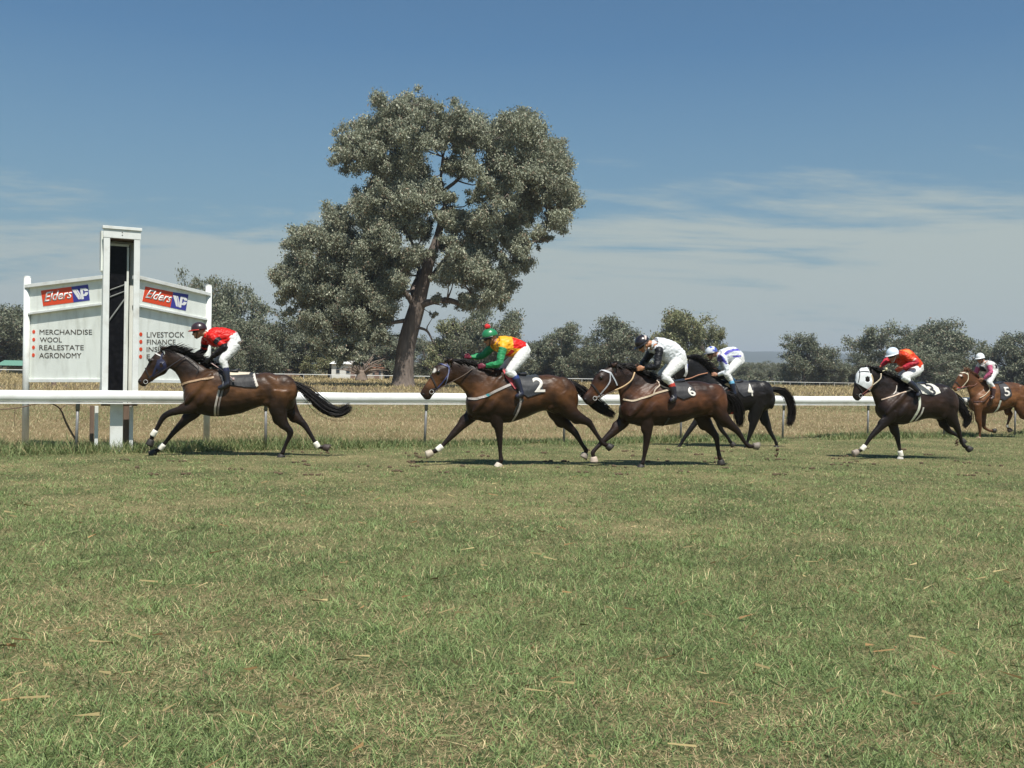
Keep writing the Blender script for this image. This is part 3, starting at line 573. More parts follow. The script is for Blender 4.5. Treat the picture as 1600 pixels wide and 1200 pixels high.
# (centre px, top px, width px, distance, variant, label)
TL = [(-30, 470, 120, 190, 1, 'dark rounded tree at the left edge of the photo behind the sign'), (22, 480, 90, 200, 0, 'dark tree just left of the left sign post'),
 (95, 468, 110, 205, 4, 'tree hidden behind the left sign board'), (180, 470, 110, 205, 1, 'tree standing behind the winning post tower'), (255, 476, 110, 200, 3, 'tree hidden behind the right sign board'),
 (334, 412, 112, 175, 4, 'tallest tree of the left group, rising above the right sign board'), (388, 460, 120, 170, 1, 'broad grey-green tree just right of the first jockey'), (358, 485, 120, 160, 4, 'low bushy tree right behind the first jockey'),
 (425, 500, 60, 175, 2, 'narrow tree between the left group and the big gum'), (472, 505, 70, 190, 0, 'tree under the left edge of the big gum crown'), (515, 520, 70, 185, 3, 'tree behind the dead stump, left of it'),
 (560, 528, 80, 200, 1, 'tree behind the dead stump'), (605, 520, 80, 190, 0, 'tree seen just left of the big gum trunk'), (668, 520, 70, 195, 4, 'small tree just right of the big gum trunk'),
 (712, 495, 80, 185, 3, 'pale tree behind the head of the second horse'), (765, 472, 100, 180, 1, 'tree right behind the jockey in the green helmet'), (790, 520, 90, 200, 4, 'lower tree behind the back of the jockey in the green helmet'),
 (845, 530, 60, 210, 2, 'small tree right of the jockey with yellow and red silks'), (880, 508, 70, 200, 0, 'rounded tree above the rump of the second horse'), (925, 520, 70, 200, 1, 'tree above the head of the third horse'),
 (962, 498, 80, 195, 0, 'tree left of the jockey in the black helmet'), (1000, 525, 70, 205, 4, 'low tree right behind the jockey in the black helmet'), (1058, 482, 95, 190, 3, 'yellowish tall tree above the jockey in white silks'),
 (1108, 505, 60, 195, 3, 'yellowish tree behind the jockey in striped silks'), (1145, 560, 50, 280, 1, 'low dark tree right of the jockey in striped silks'),
 (1172, 562, 50, 290, 4, 'low tree at the start of the distant hedge line'), (1196, 566, 45, 300, 1, 'low tree in the middle of the hedge line below the hills'), (1222, 562, 50, 290, 4, 'low tree left of the solitary round tree'),
 (1255, 524, 68, 220, 0, 'solitary round-topped dark tree below the far hills'), (1288, 545, 60, 225, 1, 'shoulder-high tree right of the solitary round tree'), (1316, 562, 50, 250, 4, 'low tree in front of the hills, left of the white hooded horse'),
 (1345, 552, 50, 240, 0, 'small tree right above the white hooded horse'), (1400, 500, 100, 200, 1, 'big dark tree behind the jockey in orange silks'), (1456, 503, 90, 205, 0, 'big dark tree right of the jockey in orange silks'),
 (1505, 512, 70, 200, 2, 'dark tree left of the jockey in pink silks'), (1435, 540, 120, 190, 4, 'wide low tree between the last two jockeys'), (1532, 560, 50, 215, 1, 'low tree behind the jockey in pink silks'),
 (1582, 522, 75, 210, 0, 'dark tree at the right edge of the photo'), (1640, 515, 90, 205, 1, 'tree beyond the right edge of the photo'), (1740, 505, 100, 210, 0, 'second tree beyond the right edge'),
 (-110, 480, 100, 195, 0, 'tree beyond the left edge of the photo'), (-200, 470, 120, 200, 4, 'second tree beyond the left edge'), (-300, 485, 110, 205, 1, 'third tree beyond the left edge'), (-410, 478, 120, 200, 3, 'fourth tree beyond the left edge')]
for i, (px, top, wpx, Yd, vi, lab) in enumerate(TL):
    tm, cm = variants[vi]; d = ray(px, 590); g = Vector((d.x*Yd/d.y, Yd, 0)); H = atY(px, top, Yd).z/0.99; Wm = wpx*Yd/F*1.36/WID[vi]
    e = empty('gum_tree', g, i*1.7); e.scale = (Wm, Wm, H); tag(e, lab, 'tree', 'trees of the tree line across the field')
    for nm, me in (('trunk', tm), ('crown', cm)): o = bpy.data.objects.new(nm, me); COL.objects.link(o); o.parent = e
# undergrowth below the tree line
rs2 = random.Random(5); C = []; Rr = []
for i in range(150):
    px = -80+1780*i/150+rs2.uniform(-6, 6); Yd = rs2.uniform(215, 245); d = ray(px, 590); x = d.x*Yd/d.y; h = rs2.uniform(1.2, 4.2)*(0.55 if 1130 < px < 1380 else 1)
    for s in range(4): C.append((x+rs2.uniform(-1.6, 1.6), Yd+rs2.uniform(-1, 1), h*rs2.uniform(.15, .95))); Rr.append(rs2.uniform(.7, 1.5))
tag(link('undergrowth', leaf_cloud('undergrowth', C, Rr, 90, .42, PD, WD, 9, 0.9), leafm, None, False), kind='stuff')
# far woods across the plain
C = []; Rr = []
for i in range(900):
    Yd = rs2.uniform(600, 1900); x = rs2.uniform(-.1, .62)*Yd; 
    C.append((x, Yd, rs2.uniform(2, 7))); Rr.append(rs2.uniform(3, 8))
tag(link('far_woods', leaf_cloud('far_woods', C, Rr, 45, 2.2, PD, WD, 10, 0.6), leafm, None, False), kind='stuff')
# dead stump
SP = Vector((0, 0, 0)); d = ray(565, 590); SY = 148.0; SP = Vector((d.x*SY/d.y, SY, 0)); st = MB(); sm = SY/F
st.tube([B_(0, 0)*0+Vector((0, 0, -.1)), (0, 0, .8), (0.1, 0, 1.6)], [1.0, .75, .55], 10, 2)
for k in range(26):
    a = rs2.uniform(-1.15, 1.15); b_ = rs2.uniform(-1, 1); l_ = rs2.uniform(1.6, 3.9); p0 = Vector((a*.4, b_*.3, rs2.uniform(.7, 1.5))); p1 = p0+Vector((math.sin(a), b_*.6, math.cos(a)*.8))*l_*.5; p2 = p0+Vector((math.sin(a*1.3), b_*.8, math.cos(a*1.3)*.9))*l_
    st.tube([p0, p1+Vector((0, 0, rs2.uniform(-.2, .3))), p2], [.22, .12, .03], 6, 3)
    q = p1+Vector((rs2.uniform(-.9, .9), 0, rs2.uniform(.3, 1.1))); st.tube([p1, q], [.08, .02], 5)
o = st.build('dead_tree', mat('dead_wood', (0.20, 0.155, 0.12), .9, vary=.3, vscale=2, bump=.4), None, True); o.location = SP; tag(o, 'short dead tree with bare twisted limbs left of the big gum trunk', 'tree')
# small buildings far off
def house(px, Yd, wm, hm_, col, roofc, label, name='house', rise=0.8, open_=False):
    d = ray(px, 590); e = empty(name, (d.x*Yd/d.y, Yd, 0), R(8)); tag(e, label, 'building')
    if open_:
        for x in (-wm/2+.1, wm/2-.1):
            for y in (-1.4, 1.4): MB().box((x, y, hm_/2), (.14, .14, hm_)).build('post', flat((.4, .38, .35), .7, 'post'), e)
        MB().box((0, 0.6, 0.5), (wm*.6, .6, 1.0)).build('bench', flat((.3, .28, .2), .8, 'bench'), e)
    else:
        wl = MB().box((0, 0, hm_/2), (wm, 4, hm_)).build('wall', flat(col, .8, 'wall'), e)
        for x in (-wm*.3, wm*.02, wm*.33):
            wf = MB().box((x, -2.03, hm_*.55), (wm*.13, .08, hm_*.4)).build('window', flat((.5, .5, .48), .6, 'frame'), wl); MB().box((x, -2.08, hm_*.55), (wm*.11, .03, hm_*.33)).build('pane', flat((.03, .04, .05), .2, 'pane'), wf)
        MB().box((wm*.18, -2.04, hm_*.4), (.9, .08, hm_*.78)).build('door', flat((.2, .13, .1), .6, 'door'), wl)
    mbr = MB(); w2 = wm/2+.4
    mbr.v = [Vector(p) for p in ((-w2, -2.5, hm_), (w2, -2.5, hm_), (w2, 2.5, hm_), (-w2, 2.5, hm_), (-w2*.75, 0, hm_+rise), (w2*.75, 0, hm_+rise))]; mbr.f = [[0, 3, 2, 1], [0, 1, 5, 4], [2, 3, 4, 5], [0, 4, 3], [1, 2, 5]]
    mbr.build('roof', flat(roofc, .6, 'roof'), e)
house(543, 182, 5.5, 2.6, (.62, .62, .58), (.75, .77, .75), 'small white building behind the dead tree, under the big gum crown', rise=.6)
house(583, 186, 3.5, 2.0, (.35, .30, .25), (.26, .12, .07), 'small shed with an orange roof just right of the white building', 'shed')
house(375, 205, 11, 1.4, (.20, .12, .08), (.20, .11, .07), 'long low brown roofed shed behind the first jockey', 'shed', .7)
house(440, 212, 9, 1.4, (.22, .14, .09), (.19, .11, .08), 'long low brown roofed shed above the tail of the first horse', 'shed', .6)
house(24, 160, 3.6, 1.3, None, (.12, .26, .19), 'open shelter with a low green roof at the left edge of the field', 'shelter', .8, True)
for px, Yd, lab in ((84, 70, 'small dark brown stump in the field seen under the left sign board'), (1274, 66, 'small dark brown stump in the dry field above the near rail')):
    d = ray(px, 590); s_ = MB(); s_.tube([(0, 0, -.02), (.02, 0, .16), (-.02, .01, .30), (0.03, 0, .36)], [.17, .14, .15, .07], 9, 2); s_.tube([(.05, 0, .2), (.2, 0, .34)], [.06, .03], 6)
    o = s_.build('stump', MAT['rustwood'], None, True); o.location = (d.x*Yd/d.y, Yd, 0.05); tag(o, lab, 'stump')

# ------------------------------------------------------------------ horses
NEAR = -1.0
def point_in(poly, x, z):
    c = False; n = len(poly); j = n-1
    for i in range(n):
        xi, zi = poly[i]; xj, zj = poly[j]
        if ((zi > z) != (zj > z)) and (x < (xj-xi)*(z-zi)/(zj-zi+1e-12)+xi): c = not c
        j = i
    return c
def shell(body, poly, off, thick, matl, name, parent, color=None, holes=(), edge=None):
    """a cloth lying on the body mesh: the body surface clipped to a convex outline and lifted"""
    bm = bmesh.new(); bm.from_mesh(body)
    area = sum(poly[i][0]*poly[(i+1) % len(poly)][1]-poly[(i+1) % len(poly)][0]*poly[i][1] for i in range(len(poly)))
    if area < 0: poly = poly[::-1]
    for i in range(len(poly)):
        a = poly[i]; b = poly[(i+1) % len(poly)]; no = Vector((b[1]-a[1], 0, -(b[0]-a[0])))
        bmesh.ops.bisect_plane(bm, geom=bm.verts[:]+bm.edges[:]+bm.faces[:], plane_co=Vector((a[0], 0, a[1])), plane_no=no, clear_outer=True)
    if holes:
        rm = [f for f in bm.faces if any((f.calc_center_median()-Vector(h[0])).length < h[1] for h in holes)]
        bmesh.ops.delete(bm, geom=rm, context='FACES')
    bm.normal_update()
    for v in bm.verts: v.co += v.normal*off
    me = bpy.data.meshes.new(name); bm.to_mesh(me); bm.free()
    for a_ in list(me.color_attributes): me.color_attributes.remove(a_)
    if not len(me.polygons): return None
    if color is not None:
        C = np.tile(np.array(color, float), (len(me.vertices), 1))
        if edge:
            for i, v in enumerate(me.vertices):
                if point_in(edge[0], v.co.x, v.co.z): C[i] = edge[1]
        setcol(me, C)
    o = link(name, me, matl, parent)
    m = o.modifiers.new('thickness', 'SOLIDIFY'); m.thickness = thick; m.offset = 1
    return o
def horse(D):
    x0, y0, s = D['crop']; cr = lambda x, y: (x0+x/s, y0+y/s)
    psi = D.get('psi', R(13)); sx, sy, sl = D['support']; g = G(*cr(sx, sy)); n = Vector((-math.sin(psi), math.cos(psi), 0)); P0 = g-n*sl
    Pc = Plane(P0, psi); bodyc = Pc(*cr(*D['trunk'][len(D['trunk'])//2][0])); P0 = P0+Pc.ex*bodyc.x; P0.z = 0
    Pc = Plane(P0, psi); Q = lambda x, y, lat=0.0: Pc(*cr(x, y), lat)
    ppm = s*F/P0.y                      # crop pixels per metre, about
    root = empty('horse', P0, psi); tag(root, D['label'], 'horse')
    mb = MB()
    def secs(lst):
        out = []
        for (a, b, wdt) in lst:
            A, B = Q(*a), Q(*b); out.append(((A+B)/2, (A-B)/2, Vector((0, wdt, 0))))
        return out
    loft(mb, secs(D['trunk']), 4, 24, 0.86); loft(mb, secs(D['neck']), 4, 20, 0.9); loft(mb, secs(D['head']), 4, 18, 0.88)
    legs = []
    for lg in D['legs']:
        sd = lg['side']; top = 0.13 if lg['k'] == 'f' else 0.15; lats = [top*1.0, top*1.0, top*.92, top*.85, top*.8, top*.8, top*.8]
        P_ = [Q(x, y, sd*lats[min(i, 6)]) for i, (x, y, w_) in enumerate(lg['p'])]; wd = [w_/ppm/2*(.82 if i >= 3 else .90 if i >= 2 else .95) for i, (*_, w_) in enumerate(lg['p'])]
        # pull the last joint back to the pastern, the hoof follows
        toe = P_[-1]; fet = P_[-2]; past = fet.lerp(toe, 0.50)
        pts = P_[:-1]+[past]; rad = wd[:-1]+[0.036]
        ss_ = []
        for i, p in enumerate(pts):
            t = pts[min(i+1, len(pts)-1)]-pts[max(i-1, 0)]; t.y = 0; t.normalize(); u = Vector((t.z, 0, -t.x))
            latr = rad[i]*(0.80 if i > 1 else 0.62); ss_.append((p, u*rad[i], Vector((0, max(latr, .026), 0))))
        loft(mb, ss_, 4, 14, 0.95)
        # knees / hocks and fetlocks stand out a little
        jt = len(P_)-3
        mb.ell(P_[-2], ((0.042, 0, 0), (0, 0.036, 0), (0, 0, 0.042))); 
        legs.append((pts, sd, toe, past, lg))
    for (x, y, rx, ry, lat, rl) in D.get('bulges', ()):
        for sd in (-1, 1): p = Q(x, y); mb.ell((p.x, sd*lat, p.z), ((rx/ppm, 0, 0), (0, rl, 0), (0, 0, ry/ppm)), 14, 10)
    # muscles of shoulder, forearm, haunch and gaskin
    T = D['trunk']; tp = [Q(*t[0]) for t in T]; bp_ = [Q(*t[1]) for t in T]
    def musc(p, q, w0, lat, rl):
        for sd in (-1, 1):
            c = (p+q)/2; d_ = (q-p)/2; d_.y = 0; n_ = Vector((d_.z, 0, -d_.x)).normalized()*w0; mb.ell((c.x, sd*lat, c.z), (n_, (0, rl, 0), d_*1.05), 14, 10)
    L_ = lambda i, t: tp[i].lerp(bp_[i], t)
    musc(L_(3, .12)+Vector((.02, 0, 0)), L_(1, .75), .075, .190, .062)       # shoulder blade
    musc(L_(3, .35)+Vector((.05, 0, 0)), L_(2, .82)+Vector((.04, 0, 0)), .095, .180, .085)      # triceps
    musc(L_(7, .10), L_(9, .45), .12, .175, .085); musc(L_(9, .15), L_(9, .95), .075, .165, .075); musc(L_(8, .55), L_(7, .95), .085, .175, .065)   # croup, thigh, stifle
    musc(L_(3, .62), L_(6, .50), .15, .20, .085)                             # ribs
    for lg in D['legs']:
        a_, b_ = lg['p'][1], lg['p'][2]; sd = lg['side']; p1, p2 = Q(*a_[:2], sd*.14), Q(*b_[:2], sd*.12); dd = p2-p1; u_ = Vector((dd.z, 0, -dd.x)).normalized(); fr = -1 if u_.x > 0 else 1
        mb.ell(p1.lerp(p2, .55)+u_*fr*a_[2]/ppm*.12, (u_*(a_[2]/ppm*.36), (0, .052, 0), dd*.52), 12, 8)
    # ears
    for (ex, ey, tx, ty) in (D['ear'],):
        for sd in (-1, 1):
            b = Q(ex, ey); t = Q(tx, ty); mb.tube([(b.x, sd*.045, b.z), ((b.x+t.x)/2, sd*.062, (b.z+t.z)/2), (t.x, sd*.055, t.z)], [.030, .027, .008], 8)
    # cheek and nostril modelling
    hd = D['head']; ck = (Q(*hd[1][0])+Q(*hd[1][1])*1.6)/2.6
    for sd in (-1, 1): mb.ell((ck.x, sd*.055, ck.z), ((.085, 0, 0), (0, .042, 0), (0, 0, .10)))
    ec = Q(*D['eye']); 
    for sd in (-1, 1): mb.ell((ec.x, sd*.068, ec.z+.008), ((.045, 0, 0), (0, .026, 0), (0, 0, .032)))
    me = remesh(mb, 0.0150, 4, 0.5)
    for v, nn in zip(me.vertices, [v.normal.copy() for v in me.vertices]):
        p = v.co+Vector((D['seed']*3, 0, 0)); k = 0.010*noise.noise(Vector((p.x*4.5+p.z*2, p.y*4, p.z*3.2)))+0.004*noise.noise(p*11)
        if v.co.z < .75: k *= .35
        v.co += nn*k
    nv = len(me.vertices); co = np.empty(nv*3, np.float32); me.vertices.foreach_get('co', co); co = co.reshape(-1, 3).astype(float)
    # colour
    base = np.array(D['coat']); dark = np.array(D.get('dark', (0.010, 0.007, 0.006))); flank = np.array(D.get('flank', base)); Cc = np.tile(base, (nv, 1))
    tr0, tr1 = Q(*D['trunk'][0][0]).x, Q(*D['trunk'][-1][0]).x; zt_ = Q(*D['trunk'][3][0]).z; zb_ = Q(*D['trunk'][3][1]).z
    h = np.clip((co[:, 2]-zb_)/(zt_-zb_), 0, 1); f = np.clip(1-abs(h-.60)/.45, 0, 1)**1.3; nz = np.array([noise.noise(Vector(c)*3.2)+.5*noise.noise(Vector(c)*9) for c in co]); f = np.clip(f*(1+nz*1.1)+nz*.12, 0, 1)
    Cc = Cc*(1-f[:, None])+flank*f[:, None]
    dk = np.zeros(nv)
    for pts, sd, toe, past, lg in legs:
        k0 = D.get('dark_from', 3)
        for i in range(k0, len(pts)):
            a = np.array(pts[i-1] if i > k0 else (pts[i-1]+pts[i])/2); b = np.array(pts[i]); ab = b-a; t = np.clip(((co-a)@ab)/(ab@ab+1e-9), 0, 1); dd = np.linalg.norm(co-(a+t[:, None]*ab), axis=1)
            dk = np.maximum(dk, np.clip((0.14-dd)/.05, 0, 1)*(np.minimum(1, .4+t) if i == k0 else 1))
    mz = np.array(Q(*hd[-2][0])+Q(*hd[-2][1]))/2; dk = np.maximum(dk, np.clip((0.17-np.linalg.norm(co-mz, axis=1))/.08, 0, 1)*.8)
    Cc = Cc*(1-dk[:, None]*D.get('point', .85))+dark*dk[:, None]*D.get('point', .85)
    for (x, y, r_, sd) in D.get('white', ()):
        p = np.array(Q(x, y, sd*.1)); r_ = r_/ppm; q = co.copy(); q[:, 1] = np.where(sd == 0, 0, q[:, 1]); p[1] = p[1] if sd else 0
        f = np.clip((r_-np.linalg.norm(q-p, axis=1))/.015, 0, 1)[:, None]; Cc = Cc*(1-f)+np.array((.62, .58, .52))*f
    setcol(me, Cc); link('body', me, MAT['coat'], root)
    bvh = BVHTree.FromPolygons([tuple(c) for c in co], [tuple(p.vertices) for p in me.polygons])
    def surf(p, sd, off):               # point of the flank at side sd above a profile point
        hit = bvh.ray_cast(Vector((p.x, sd*1.2, p.z)), Vector((0, -sd, 0)), 1.25)
        if hit[0] is not None: return hit[0]+hit[1]*off, hit[1]
        q, nn, *_ = bvh.find_nearest(Vector((p.x, 0, p.z))); return q+nn*off, nn
    # hooves
    for pts, sd, toe, past, lg in legs:
        d = (toe-past); d.y = 0; L_ = d.length; d.normalize(); u = Vector((d.z, 0, -d.x)); Lh = max(.085, min(L_, .11)); hb = MB(); rs = []
        for q, rr_ in ((-.12, .040), (0.0, .050), (.75, .061), (1.0, .063)):
            c = past+d*Lh*q; rs.append([c+u*rr_*1.12*math.cos(a)+Vector((0, rr_, 0))*math.sin(a)-d*(.018*math.cos(a) if q > .8 else 0) for a in [2*math.pi*k/14 for k in range(14)]])
        hb.rings(rs); hm_ = hb.mesh('hoof'); hc = lg.get('hoof', (.022, .018, .015)); setcol(hm_, np.tile(hc, (len(hm_.vertices), 1))); ho = link('hoof', hm_, MAT['hoof'], root)
        if lg.get('wrap') is not None:    # white bandage round the pastern
            i = lg['wrap']; a = pts[i]; b = pts[i-1]; dd = (b-a); dd.y *= 1; tl = min(.085, dd.length); dd.normalize()
            wb = MB(); wb.tube([a-dd*.03, a, a+dd*tl], [.048, .052, .046], 14, 2); wb.build('fetlock_wrap', flat((.72, .69, .60), .8, 'bandage'), root, True)
    for sd in (-1, 1):
        p, nn = surf(ec, sd, -.004); MB().ell(p, ((.026, 0, 0), (0, .015, 0), (0, 0, .021))).build('eye', MAT['eye'], root, True)
        nq = D.get('nostril', None)
        if nq: 
            q = Q(*nq); p, nn = surf(q, sd, -.004); MB().ell(p, ((.026, 0, -.010), (0, .013, 0), (.008, 0, .019))).build('nostril', flat((.006, .004, .004), .7, 'nostril'), root, True)
    # mane and tail hair
    hr = random.Random(D['seed']); hc = np.array(D.get('hair', (.012, .009, .008)))
    crest = [Q(*p) for p in D['crest']]; hb = MB()
    cp = [Vector(q) for q in catmull([list(c) for c in crest], 12)]
    dirx, dirz, ml = D.get('mane', (0.7, 0.35, 0.16)); bl = Vector((1, 0, 0))
    for k in range(330):
        i = hr.randrange(len(cp)); b = cp[i]+Vector((hr.uniform(-.02, .02), hr.uniform(-.03, .02), -.025)); l_ = ml*hr.uniform(.5, 1.25)
        v = Vector((dirx+hr.uniform(-.25, .25), hr.uniform(-.30, .20), dirz+hr.uniform(-.25, .25))); v.normalize(); dz = D.get('droop', .5)
        hb.tube([b, b+v*l_*.4+Vector((0, 0, .01)), b+v*l_*.8-Vector((0, .02, dz*l_*.25)), b+v*l_*1.1-Vector((0, .03, dz*l_*.6))], [.009, .009, .006, .0012], 3)
    mm = hb.mesh('mane'); setcol(mm, np.tile(hc, (len(mm.vertices), 1))); link('mane', mm, MAT['hair'], root)
    if D.get('forelock', True):
        hb = MB(); fb = Q(*D['head'][0][0])
        for k in range(40):
            b = fb+Vector((hr.uniform(-.03, .03), hr.uniform(-.03, .03), -.01)); l_ = hr.uniform(.08, .2); v = Vector((hr.uniform(-.3, .9), hr.uniform(-.4, .4), hr.uniform(.0, .5))).normalized()
            hb.tube([b, b+v*l_*.5, b+v*l_-Vector((0, 0, .03))], [.008, .006, .001], 3)
        mm = hb.mesh('forelock'); setcol(mm, np.tile(hc, (len(mm.vertices), 1))); link('forelock', mm, MAT['hair'], root)
    tl = [(Q(x, y), w_/ppm/2) for x, y, w_ in D['tail']]; hb = MB(); hb.tube([p for p, r_ in tl[:4]], [.034, .03, .026, .015], 8, 3)
    for k in range(620):
        fly = k > 540; j = hr.choice([0, 0, 1, 1, 2, 2, 3]) if len(tl) > 4 else 0; oy = hr.gauss(0, .38); oz = hr.gauss(0, .38)*(1.7 if fly else 1)
        end = len(tl)-(0 if hr.random() < .45 else hr.choice([1, 1, 2, 2])); j = max(0, min(j, end-3)); pts = []; wv = hr.uniform(.8, 1.2); cu = hr.uniform(-.05, .05); 
        for i in range(j, end):
            p, r_ = tl[i]; t = tl[min(i+1, len(tl)-1)][0]-tl[max(i-1, 0)][0]; t.normalize(); u = Vector((-t.z, 0, t.x)); g_ = .45 if i == j else 1; q_ = (i/(len(tl)-1))**2
            pts.append(p+u*(r_*oz*g_*wv+cu*q_)+Vector((0, r_*oy*g_*.9, 0))+Vector((hr.uniform(-.010, .010), 0, hr.uniform(-.012, .012)))+t*hr.uniform(-.05, .05)*q_)
        if len(pts) >= 3: hb.tube(pts, [.005]+[.0052 if not fly else .003]*(len(pts)-2)+[.0008], 3, 3)
    mm = hb.mesh('tail'); setcol(mm, np.tile(np.array(D.get('tailc', hc)), (len(mm.vertices), 1))); link('tail', mm, MAT['hair'], root)
    # tack
    def band(name, pts, col, wdt=.028, off=.006, both=True, parent=root, thick=.006, rough=.5):
        P_ = [Vector(q) for q in catmull([list(Q(*p)) for p in pts], 6)]; out = None
        for sd in ((-1, 1) if both else (-1,)):
            b = MB(); rs = []
            for i, p in enumerate(P_):
                c, nn = surf(p, sd, off); t = P_[min(i+1, len(P_)-1)]-P_[max(i-1, 0)]; t.normalize(); u = nn.cross(t); u = u.normalized() if u.length > 1e-4 else Vector((0, 0, 1))
                rs.append([c+u*wdt/2, c+u*wdt/2+nn*thick, c-u*wdt/2+nn*thick, c-u*wdt/2])
            b.rings(rs); out = b.build(name, flat(col, rough, 'strap'), parent, False)
        return out
    for nm, pts, col, wdt in D.get('bands', ()): band(nm, pts, col, wdt)
    for nm, pts, col, r_ in D.get('reins', ()):      # hanging straps, pts with lateral
        for sd in (-1, 1):
            MB().tube([Q(x, y, sd*lat) for x, y, lat in pts], r_, 6, 4).build(nm, flat(col, .5, 'rein'), root, True)
    for nm, poly, col, off, edge in D.get('cloths', ()):
        zp = [(Q(*p).x, Q(*p).z) for p in poly]; eg = ([(Q(*p).x, Q(*p).z) for p in edge[0]], edge[1]) if edge else None
        sh = shell(me, zp, off, .006, MAT['cloth'], nm, root, col, edge=eg)
        if D.get('number') and nm == 'saddle_cloth' and sh:
            ch, nq, ncol = D['number']; tm_, uv = text_mesh(ch, 0, .02, 3)
            for vtx, (u, v) in zip(tm_.vertices, uv):
                p = quad_map([Q(*c) for c in nq], u, v); q, nn = surf(p, -1, off+.013); vtx.co = q
            no_ = link('number', tm_, flat(ncol, .5, 'number'), sh, False); mm_ = no_.modifiers.new('t', 'SOLIDIFY'); mm_.thickness = .004
    if D.get('hood'):
        poly, col, eye = D['hood']; zp = [(Q(*p).x, Q(*p).z) for p in poly]; holes = []
        for sd in (-1, 1): p, _ = surf(Q(*eye[:2]), sd, 0); holes.append((tuple(p), eye[2]))
        shell(me, zp, .002, .003, MAT['cloth'], 'hood', root, col, holes)
    # noseband, bit ring and the line of the mouth
    h3, h5 = D['head'][3], D['head'][5]; lp_ = lambda h, t: (h[0][0]+(h[1][0]-h[0][0])*t, h[0][1]+(h[1][1]-h[0][1])*t)
    band('noseband', [lp_(h3, .03), lp_(h3, .35), lp_(h3, .7), lp_(h3, .97)], (.03, .025, .025), .020, off=.009)
    bt_ = lp_(D['head'][4], .72)
    for sd in (-1, 1):
        p, nn = surf(Q(*bt_), sd, .012); r_ = MB(); r_.tube([p+Vector((.034*math.cos(a), 0, .034*math.sin(a))) for a in [2*math.pi*k/14 for k in range(15)]], .0055, 6); r_.build('bit_ring', flat((.45, .44, .42), .3, 'bit'), root, True)
    band('mouth', [lp_(D['head'][4], .78), lp_(h5, .66), lp_(D['head'][6], .72)], (.004, .003, .003), .009, off=-.003)
    # saddle
    sq = [Q(*p) for p in D['saddle']]; sb = MB(); wS = [.10, .12, .14, .15, .13]
    loft(sb, [(p+Vector((0, 0, .012)), Vector((0, 0, [.030, .018, .016, .022, .035][i])), Vector((0, wS[i], 0))) for i, p in enumerate(sq)], 4, 14); sb.build('saddle', MAT['leather'], root, True)
    D['Q'] = Q; D['root'] = root; D['P0'] = P0; D['psi'] = psi; D['me'] = me; D['surf'] = surf; D['Pc'] = Pc
    return D

# ------------------------------------------------------------------ jockeys
def hand(mb, wrist, fdir, sd, near_up=Vector((0, 0, 1))):
    f = fdir.normalized(); side = Vector((0, 1, 0)); up = f.cross(side); up = up.normalized() if up.length > .1 else Vector((0, 0, 1))
    if up.z < 0: up = -up
    pc = wrist+f*.045; mb.ell(pc, (f*.048, side*.020, up*.042), 12, 8)
    for i, (ln, o_) in enumerate(((.072, .030), (.080, .011), (.075, -.009), (.060, -.028))):      # four fingers closed round the rein
        b = pc+f*.036+up*o_; k1 = b+f*.032+side*(-sd)*.004; k2 = k1+f*.006+side*(-sd)*.026; k3 = k2-f*(ln*.32)+side*(-sd)*.008
        mb.tube([pc+f*.01+up*o_*.8, b, k1, k2, k3], [.010, .0105, .010, .009, .008], 7, 2)
    b = pc-f*.012+up*.034; mb.tube([b, b+f*.030+up*.014+side*(-sd)*.006, b+f*.052+up*.006+side*(-sd)*.022], [.012, .011, .009], 7, 2)
    return pc+f*.04
